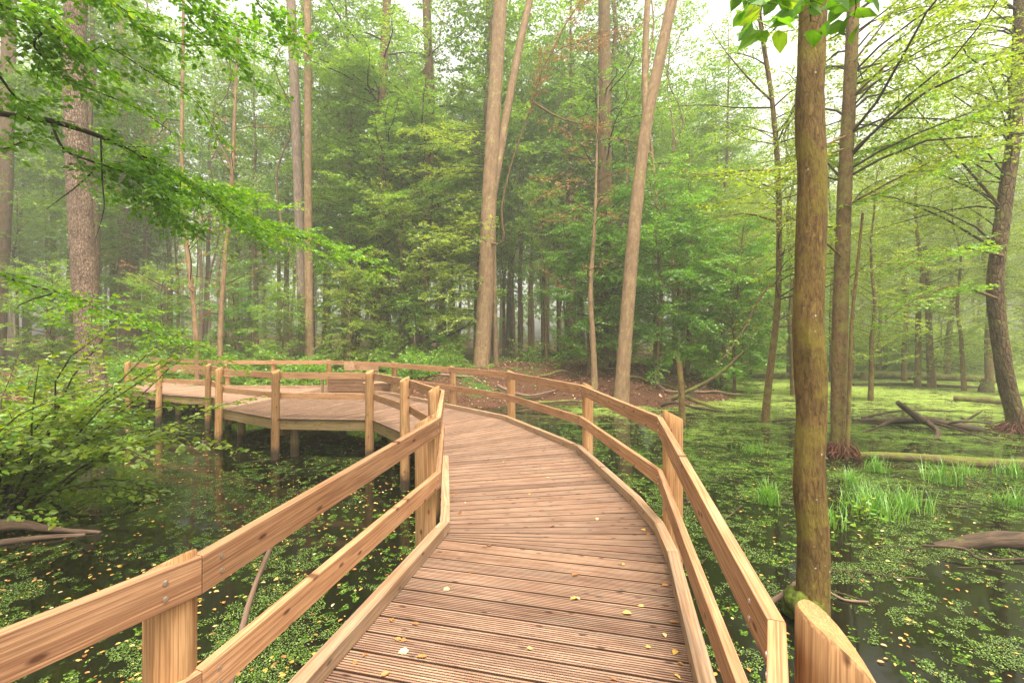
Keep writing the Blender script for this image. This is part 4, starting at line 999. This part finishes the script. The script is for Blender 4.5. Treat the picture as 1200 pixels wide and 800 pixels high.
stick('fallen_log', 'dark sunken log end with a thin root at the right edge', 'log', [(1095, 0, 5.6, Z - .03), (1130, 0, 5.6, Z + .03), (1170, 0, 5.6, Z + .07), (1240, 0, 5.6, Z + .04)], (.06, .12), M['log_dark'], forks=[([(1080, 0, 5.5, Z + .05), (1130, 0, 5.3, Z + .10), (1150, 0, 5.2, Z + .02), (1220, 0, 5.2, Z + .04)], .018, .012)])
stick('dead_branch', 'gnarled dark dead branch rising from the pond between the two right trunks', 'dead branch', [(1000, 0, 14.5, Z), (1060, 0, 14, Z + .12), (1085, 0, 13.4, Z + .25), (1120, 0, 13, Z + .15), (1150, 0, 13, Z + .02)], (.10, .10), M['log_dark'],
      forks=[([(1082, 0, 13.5, Z + .2), (1070, 0, 13.2, Z + .45), (1052, 0, 13, Z + .82)], .13, .06), ([(1085, 0, 13.4, Z + .2), (1100, 0, 12.6, Z + .05), (1092, 0, 11.8, Z - .05)], .09, .04), ([(1110, 0, 13.1, Z + .15), (1125, 0, 12.7, Z + .32), (1160, 0, 12.6, Z + .3)], .05, .02), ([(1010, 0, 15, Z + .05), (1060, 0, 15, Z + .3), (1120, 0, 15, Z + .26)], .04, .02), ([(1075, 0, 13.6, Z + .15), (1050, 0, 13.2, Z + .3), (1030, 0, 13, Z + .12), (1012, 0, 12.8, Z)], .07, .02), ([(1118, 0, 13, Z + .1), (1140, 0, 13.4, Z + .35), (1152, 0, 13.6, Z + .5)], .05, .015), ([(1092, 0, 13.2, Z + .2), (1120, 0, 12.2, Z + .22), (1165, 0, 11.6, Z + .02), (1190, 0, 11.4, Z)], .03, .01), ([(1060, 0, 13.8, Z + .2), (1040, 0, 14.3, Z + .1), (1005, 0, 14.0, Z + .15)], .06, .03)])
stick('dead_branch', 'dark driftwood limb lying in the water at the left edge', 'dead branch', [(-30, 0, 5.8, Z + .12), (20, 0, 6.0, Z + .10), (60, 0, 6.0, Z + .04), (118, 0, 6.0, Z)], (.085, .02), M['deadwood'], forks=[([(-20, 0, 5.6, Z), (40, 0, 5.75, Z + .03), (100, 0, 5.9, Z + .01)], .05, .02)])
stick('dead_branch', 'bare stick leaning out of the water behind the near left railing', 'dead branch', [(232, 0, 2.35, Z - .1), (262, 0, 2.6, Z + .35), (290, 0, 2.9, Z + .80), (318, 0, 3.0, Z + 1.15)], (.024, .014), M['deadwood'], rough=.12)
stick('dead_branch', 'grey stick poking from the water against the close mossy trunk', 'dead branch', [(890, 0, 4.35, Z - .05), (912, 0, 4.35, Z + .06), (938, 0, 4.4, Z + .2)], (.03, .022), M['deadwood'], rough=.12)
stick('dead_branch', 'thin dark twig floating right of the close mossy trunk', 'dead branch', [(972, 0, 4.5, Z + .03), (990, 0, 4.4, Z + .01), (1018, 0, 4.35, Z + .02)], (.012, .008), M['deadwood'])
stick('dead_branch', 'leaning dead limb propped against the bank right of the forked trunk', 'dead branch', [(770, 0, 18.5, Z + .0), (800, 0, 18.0, Z + .5), (840, 0, 17.6, Z + 1.25), (872, 0, 17.2, Z + 2.2)], (.10, .05), M['log'], forks=[([(800, 0, 18.2, Z + .4), (830, 0, 17.6, Z + .1), (850, 0, 17.2, Z)], .08, .04)])
stick('dead_branch', 'crooked root-like limb on the bank beside the short wooden stake', 'dead branch', [(775, 0, 17.6, Z + .1), (790, 0, 17.2, Z + .28), (812, 0, 16.8, Z + .15), (850, 0, 16.6, Z)], (.07, .04), M['log_dark'])
stick('dead_branch', 'mossy branch along the bank behind the curving railing', 'dead branch', [(600, 0, 17.6, Z + .2), (640, 0, 17.4, Z + .25), (670, 0, 17.5, Z + .3), (700, 0, 17.8, Z + .15)], (.07, .03), M['log'])
stick('dead_branch', 'half-sunk branch across the pond left of the slim crooked stem', 'dead branch', [(905, 0, 14.5, Z + .02), (940, 0, 14.3, Z + .12), (975, 0, 14, Z + .03)], (.04, .02), M['log_dark'])
stick('wooden_stake', 'short wooden stake standing in the shallows right of the forked trunk', 'stake', [(800, 498, 13.9, None), (799, 470, 13.9, None), (796, 424, 13.9, None)], (.10, .085), M['bark_alder'])
for (px, Y, h, r, lb) in ((1156, 23.5, .65, .32, 'broken pale stump in the pond left of the leaning right trunk'), (1013, 31, .5, .3, 'small dark stump by the far log')):
    m = MB(); x = PX(px, Y); tube(m, [(x, Y, Z - .3), (x, Y, Z), (x, Y, Z + h * .6), (x + .05, Y, Z + h)], [r * 1.3, r, r * .8, r * .7], 12, rough=.35); o = m.build('tree_stump', M['log'], None, smooth=True); tag(o, lb, 'stump')
rr = random.Random(5)
# tangle of thin branches on the bank
for i, (px, Y, lb) in enumerate(((620, 19.5, 'thin fallen branch on the leaf litter right of the centre trunk'), (765, 20, 'thin fallen branch behind the forked trunk'), (840, 20.5, 'pale fallen branch on the dark bank left of the slim stem'), (870, 23, 'mossy fallen limb at the back of the dark bank'), (815, 24, 'long crossing limb on the bank behind the stake'), (655, 21, 'fallen branch between the centre trunk and the thin whitish stem'), (540, 19.5, 'fallen branch left of the mossy foot of the centre trunk'), (710, 22.5, 'fallen branch at the foot of the dark mossy trunk'), (790, 19.2, 'dark fallen branch just left of the short wooden stake'), (885, 27, 'fallen branch far behind the slim crooked stem'))):
    x = PX(px, Y); a = rr.uniform(-.5, .5); ln = rr.uniform(1.5, 3.2); m = MB()
    P = [Vector((x + math.cos(a) * ln * (f - .5), Y + math.sin(a) * ln * (f - .5), 0)) for f in (0, .25, .5, .75, 1)]
    for p in P: p.z = max(ground(p.x, p.y), Z) + rr.uniform(.05, .25)
    tube(m, smooth_path(P, 3), [.07 - .004 * j for j in range(13)], 8, rough=.3); o = m.build('dead_branch', M['log'] if i % 2 else M['deadwood'], None, smooth=True); tag(o, lb, 'dead branch')

# small floating sticks and rotting bits, more than one could count
m = MB()
for i in range(320):
    Y = 4.6 + 22 * R.random() ** 1.2; px = R.uniform(-40, 1240) if i % 3 == 0 else R.uniform(800, 1240); x = PX(px, Y)
    if shore(x, Y) > .2: continue
    a = R.gauss(0, .6) if R.random() < .7 else R.uniform(0, 3.14); ln = R.uniform(.08, .55) * (1 + Y / 20); d = Vector((math.cos(a), math.sin(a), R.gauss(0, .05))) * ln
    p = Vector((x, Y, Z + .006)); q = p + d * .5 + Vector((R.gauss(0, .03), R.gauss(0, .03), .01)); r_ = R.uniform(.002, .008) * (1 + Y / 20)
    tube(m, [p, q, p + d], [r_, r_ * .9, r_ * .5], 5)
o = m.build('floating_debris', M['log_dark'], smooth=True); tag(o, 'small dark sticks and rotting bits floating in the pond', 'debris', kind='stuff')

# ------------------------------------------------------------------ grass tufts
def tuft(label, x, y, n, h, spread, z=Z):
    m = MB()
    for i in range(n):
        a = R.uniform(0, 6.283); r_ = min(abs(R.gauss(0, spread)), 1.7 * spread); p = Vector((x + math.cos(a) * r_, y + math.sin(a) * r_, z - .02))
        b = R.uniform(0, 6.283); l_ = h * R.uniform(.5, 1.15); o_ = Vector((math.cos(b), math.sin(b), 0)); s_ = Vector((-o_.y, o_.x, 0)) * .0065 * R.uniform(.7, 1.4); bend = R.uniform(.1, .7)
        V = []
        for j, f in enumerate((0, .35, .7, 1)):
            c = p + o_ * bend * l_ * f * f + Vector((0, 0, l_ * f * (1 - .35 * bend * f)))
            w_ = s_ * (1 - f * .92); V += [c - w_, c + w_]
        m.add([tuple(v) for v in V], [[0, 1, 3, 2], [2, 3, 5, 4], [4, 5, 7, 6]], None, min(1, max(0, R.gauss(.5, .22))))
    o = m.build('grass_tuft', M['grass'], None); tag(o, label, 'grass tuft', 'grass tufts in the shallow water')
for (px, Y, n, h, s_, lb) in ((900, 7.1, 120, .42, .09, 'grass tuft left of the close mossy trunk'), (1020, 6.7, 170, .42, .26, 'broad grass clump right of the close mossy trunk'), (1062, 6.9, 110, .38, .18, 'grass clump at the right of the broad one'),
                              (998, 7.9, 80, .38, .10, 'upright grass tuft behind the broad clump'), (1028, 8.9, 80, .35, .12, 'small grass tuft before the moss-topped log'), (1103, 8.2, 70, .45, .16, 'sparse grass tuft right of centre in the swamp'),
                              (1188, 8.6, 90, .36, .16, 'grass tuft at the right edge'), (1130, 8.7, 50, .35, .2, 'thin scattered blades before the moss-topped log'), (970, 6.2, 60, .35, .12, 'short blades beside the close mossy trunk'), (1190, 7.0, 50, .35, .14, 'few blades at the right edge before the log'),
                              (880, 10.5, 60, .3, .25, 'low yellowish tuft left of the trunks')):
    tuft(lb, PX(px, Y), Y, int(n * 1.5), h * 1.05, s_)
shrub('small broad-leaved water plant beside the grass clump', PX(1010, 6.5), 6.5, 6, .45, .07, 'leaf_bright', (.6, 1.2), .18, .08, .06, None, Z, tint=.8, name='water_plant', depth=0)
shrub('low ivy-like sprig at the foot of the close mossy trunk', PX(938, 4.15), 3.98, 4, .28, .055, 'leaf_bright', (.5, 1.2), .1, .06, .05, (2.6, 4.8), Z + .15, tint=.8, name='sprig', depth=0)

# ------------------------------------------------------------------ fallen leaves
def leafset(name, n, sampler, size, mat, label, cat, tl=.5, ts=.28, flat=.12):
    L = Leaves(); P = np.array([sampler() for _ in range(n)]); a = NR.rand(n) * 6.283
    D = np.stack([np.cos(a), np.sin(a), NR.normal(0, flat, n)], 1); N = np.tile([0, 0, 1.0], (n, 1)) + NR.normal(0, flat, (n, 3))
    L.add(P, D, N, size[0] + (size[1] - size[0]) * NR.rand(n), np.clip(NR.normal(tl, ts, n), 0, 1))
    o = L.build(name, M[mat], None, six=True); tag(o, label, cat, kind='stuff'); return o
def on_water():
    while True:
        Y = 1.2 + 14 * R.random() ** 1.5; px = R.uniform(-60, 1260) if R.random() < .6 else R.uniform(-60, 560); x = PX(px, Y)
        if shore(x, Y) > -.3: continue
        v_ = mn.noise(Vector((x * .8, Y * .8, 3))) + .5 * mn.noise(Vector((x * 3, Y * 3, 7)))
        if v_ < R.uniform(-.7, .35): continue
        return (x, Y, Z + .008)
leafset('floating_leaves', 3400, on_water, (.018, .055), 'leaf_fall', 'yellow and brown fallen leaves floating on the pond', 'fallen leaves', .5, .27, .1)
def on_bank():
    while True:
        Y = R.uniform(13, 34); px = R.uniform(-60, 960); x = PX(px, Y)
        d = shore(x, Y)
        if d < .2 or d > 16: continue
        return (x, Y, ground(x, Y) + .02)
leafset('leaf_litter', 22000, on_bank, (.06, .13), 'leaf_litter', 'russet leaf litter covering the bank', 'leaf litter', .5, .28, .45)
def gc():
    while True:
        q = on_bank()
        if q[0] > -5 and q[0] < 12 and q[1] < 26 and R.random() < .9: continue
        if mn.noise(Vector((q[0] * .35, q[1] * .35, 1))) + .25 * mn.noise(Vector((q[0], q[1], 1))) < .05: continue
        return (q[0], q[1], q[2] + R.uniform(.02, .28))
leafset('ground_cover', 11000, gc, (.06, .12), 'leaf_bright', 'green ground plants on the forest floor', 'ground cover', .5, .2, .35)
# leafy duckweed rafts near the camera, small real leaves
def near_w():
    while True:
        Y = 1.0 + 9 * R.random() ** 1.1; px = R.uniform(-40, 1240); x = PX(px, Y)
        v_ = 1.1 * mn.noise(Vector((x * .7, Y * .7, 9))) + 1.0 * mn.noise(Vector((x * 2.3, Y * 2.3, 2))) + 1.0 * mn.noise(Vector((x * 7, Y * 7, 4)))
        h_ = math.hypot(x - 4.15, Y - 3.9)
        if v_ < R.uniform(.12, .34) + (.10 if x < 0 and Y < 6 else 0) + (.12 if x > 1 and Y > 5.5 else 0) + (.3 if h_ < 1.0 else 0) - (.12 if x > 1.5 else 0): continue
        return (x, Y, Z + R.uniform(.003, .012))
leafset('duckweed', 210000, near_w, (.007, .017), 'duckweed', 'green duckweed and floating pond weed on the near water', 'duckweed', .40, .20, .25)
# countable leaves on the deck
def inside_deck(x, y):
    for s_ in range(0, 8):
        q = [LE[s_], RE[s_], RE[s_ + 1], LE[s_ + 1]]; ok = True
        for i in range(4):
            a = q[i]; b = q[(i + 1) % 4]
            if (b[0] - a[0]) * (y - a[1]) - (b[1] - a[1]) * (x - a[0]) < .015: ok = False
        if ok: return True
    return False
def deck_leaf(px, py, tint, size):
    Y = F * CAMZ / (py - 403); x = PX(px, Y)
    L = Leaves(); a = R.uniform(0, 6.283)
    L.add(np.array([[0., 0., 0.]]), np.array([[math.cos(a), math.sin(a), R.uniform(-.02, .2)]]), np.array([[R.gauss(0, .25), R.gauss(0, .25), 1.0]]), np.array([size]), np.array([tint]))
    o = L.build('fallen_leaf', M['leaf_fall'], None, six=True); o.location = (x, Y, .006)
    word = 'orange-brown' if tint < .3 else ('yellow' if tint < .85 else 'pale buff')
    tag(o, '%s fallen leaf lying on the boardwalk planks' % word, 'leaf', '%s fallen leaves on the deck' % word)
for (px, py) in ((479, 763), (459, 725), (470, 750), (430, 766), (470, 750), (550, 674), (527, 690), (491, 732), (413, 777), (446, 793), (670, 675), (732, 661), (668, 703), (680, 703), (729, 718), (755, 711), (784, 729), (756, 758), (624, 761), (716, 795), (790, 790), (794, 776), (793, 762), (775, 686), (700, 607), (650, 616), (752, 620), (762, 626), (733, 597), (590, 542), (640, 560), (620, 580), (545, 590), (538, 600), (534, 580), (690, 560), (570, 640), (630, 600), (523, 800), (778, 742), (500, 770)):
    deck_leaf(px, py, R.choice([.08, .15, .2, .25, .55, .65, .9]), R.uniform(.028, .06))

# tell look-alikes apart by their order from the left
same = {}
for o in bpy.data.objects:
    if o.parent is None and 'label' in o and 'category' in o and 'kind' not in o and not o.name.startswith('fallen_leaf') and 'outside the view' not in o['label']:
        same.setdefault(o['label'], []).append(o)
ORD = ['leftmost', '2nd from left', '3rd from left', '4th from left', '5th from left', '6th from left', '7th from left', '8th from left', '9th from left', '10th from left', '11th from left', '12th from left', '13th from left']
for lb, os_ in same.items():
    if len(os_) < 2: continue
    os_.sort(key=lambda o: o.location.x / max(o.location.y, .1))
    for i, o in enumerate(os_):
        if len(lb.split()) > 13: lb = lb.replace(' bright', '').replace(' dark ', ' ', 1)
        o['label'] = lb + ', ' + (ORD[i] if i < min(len(os_) - 1, len(ORD)) else 'rightmost')
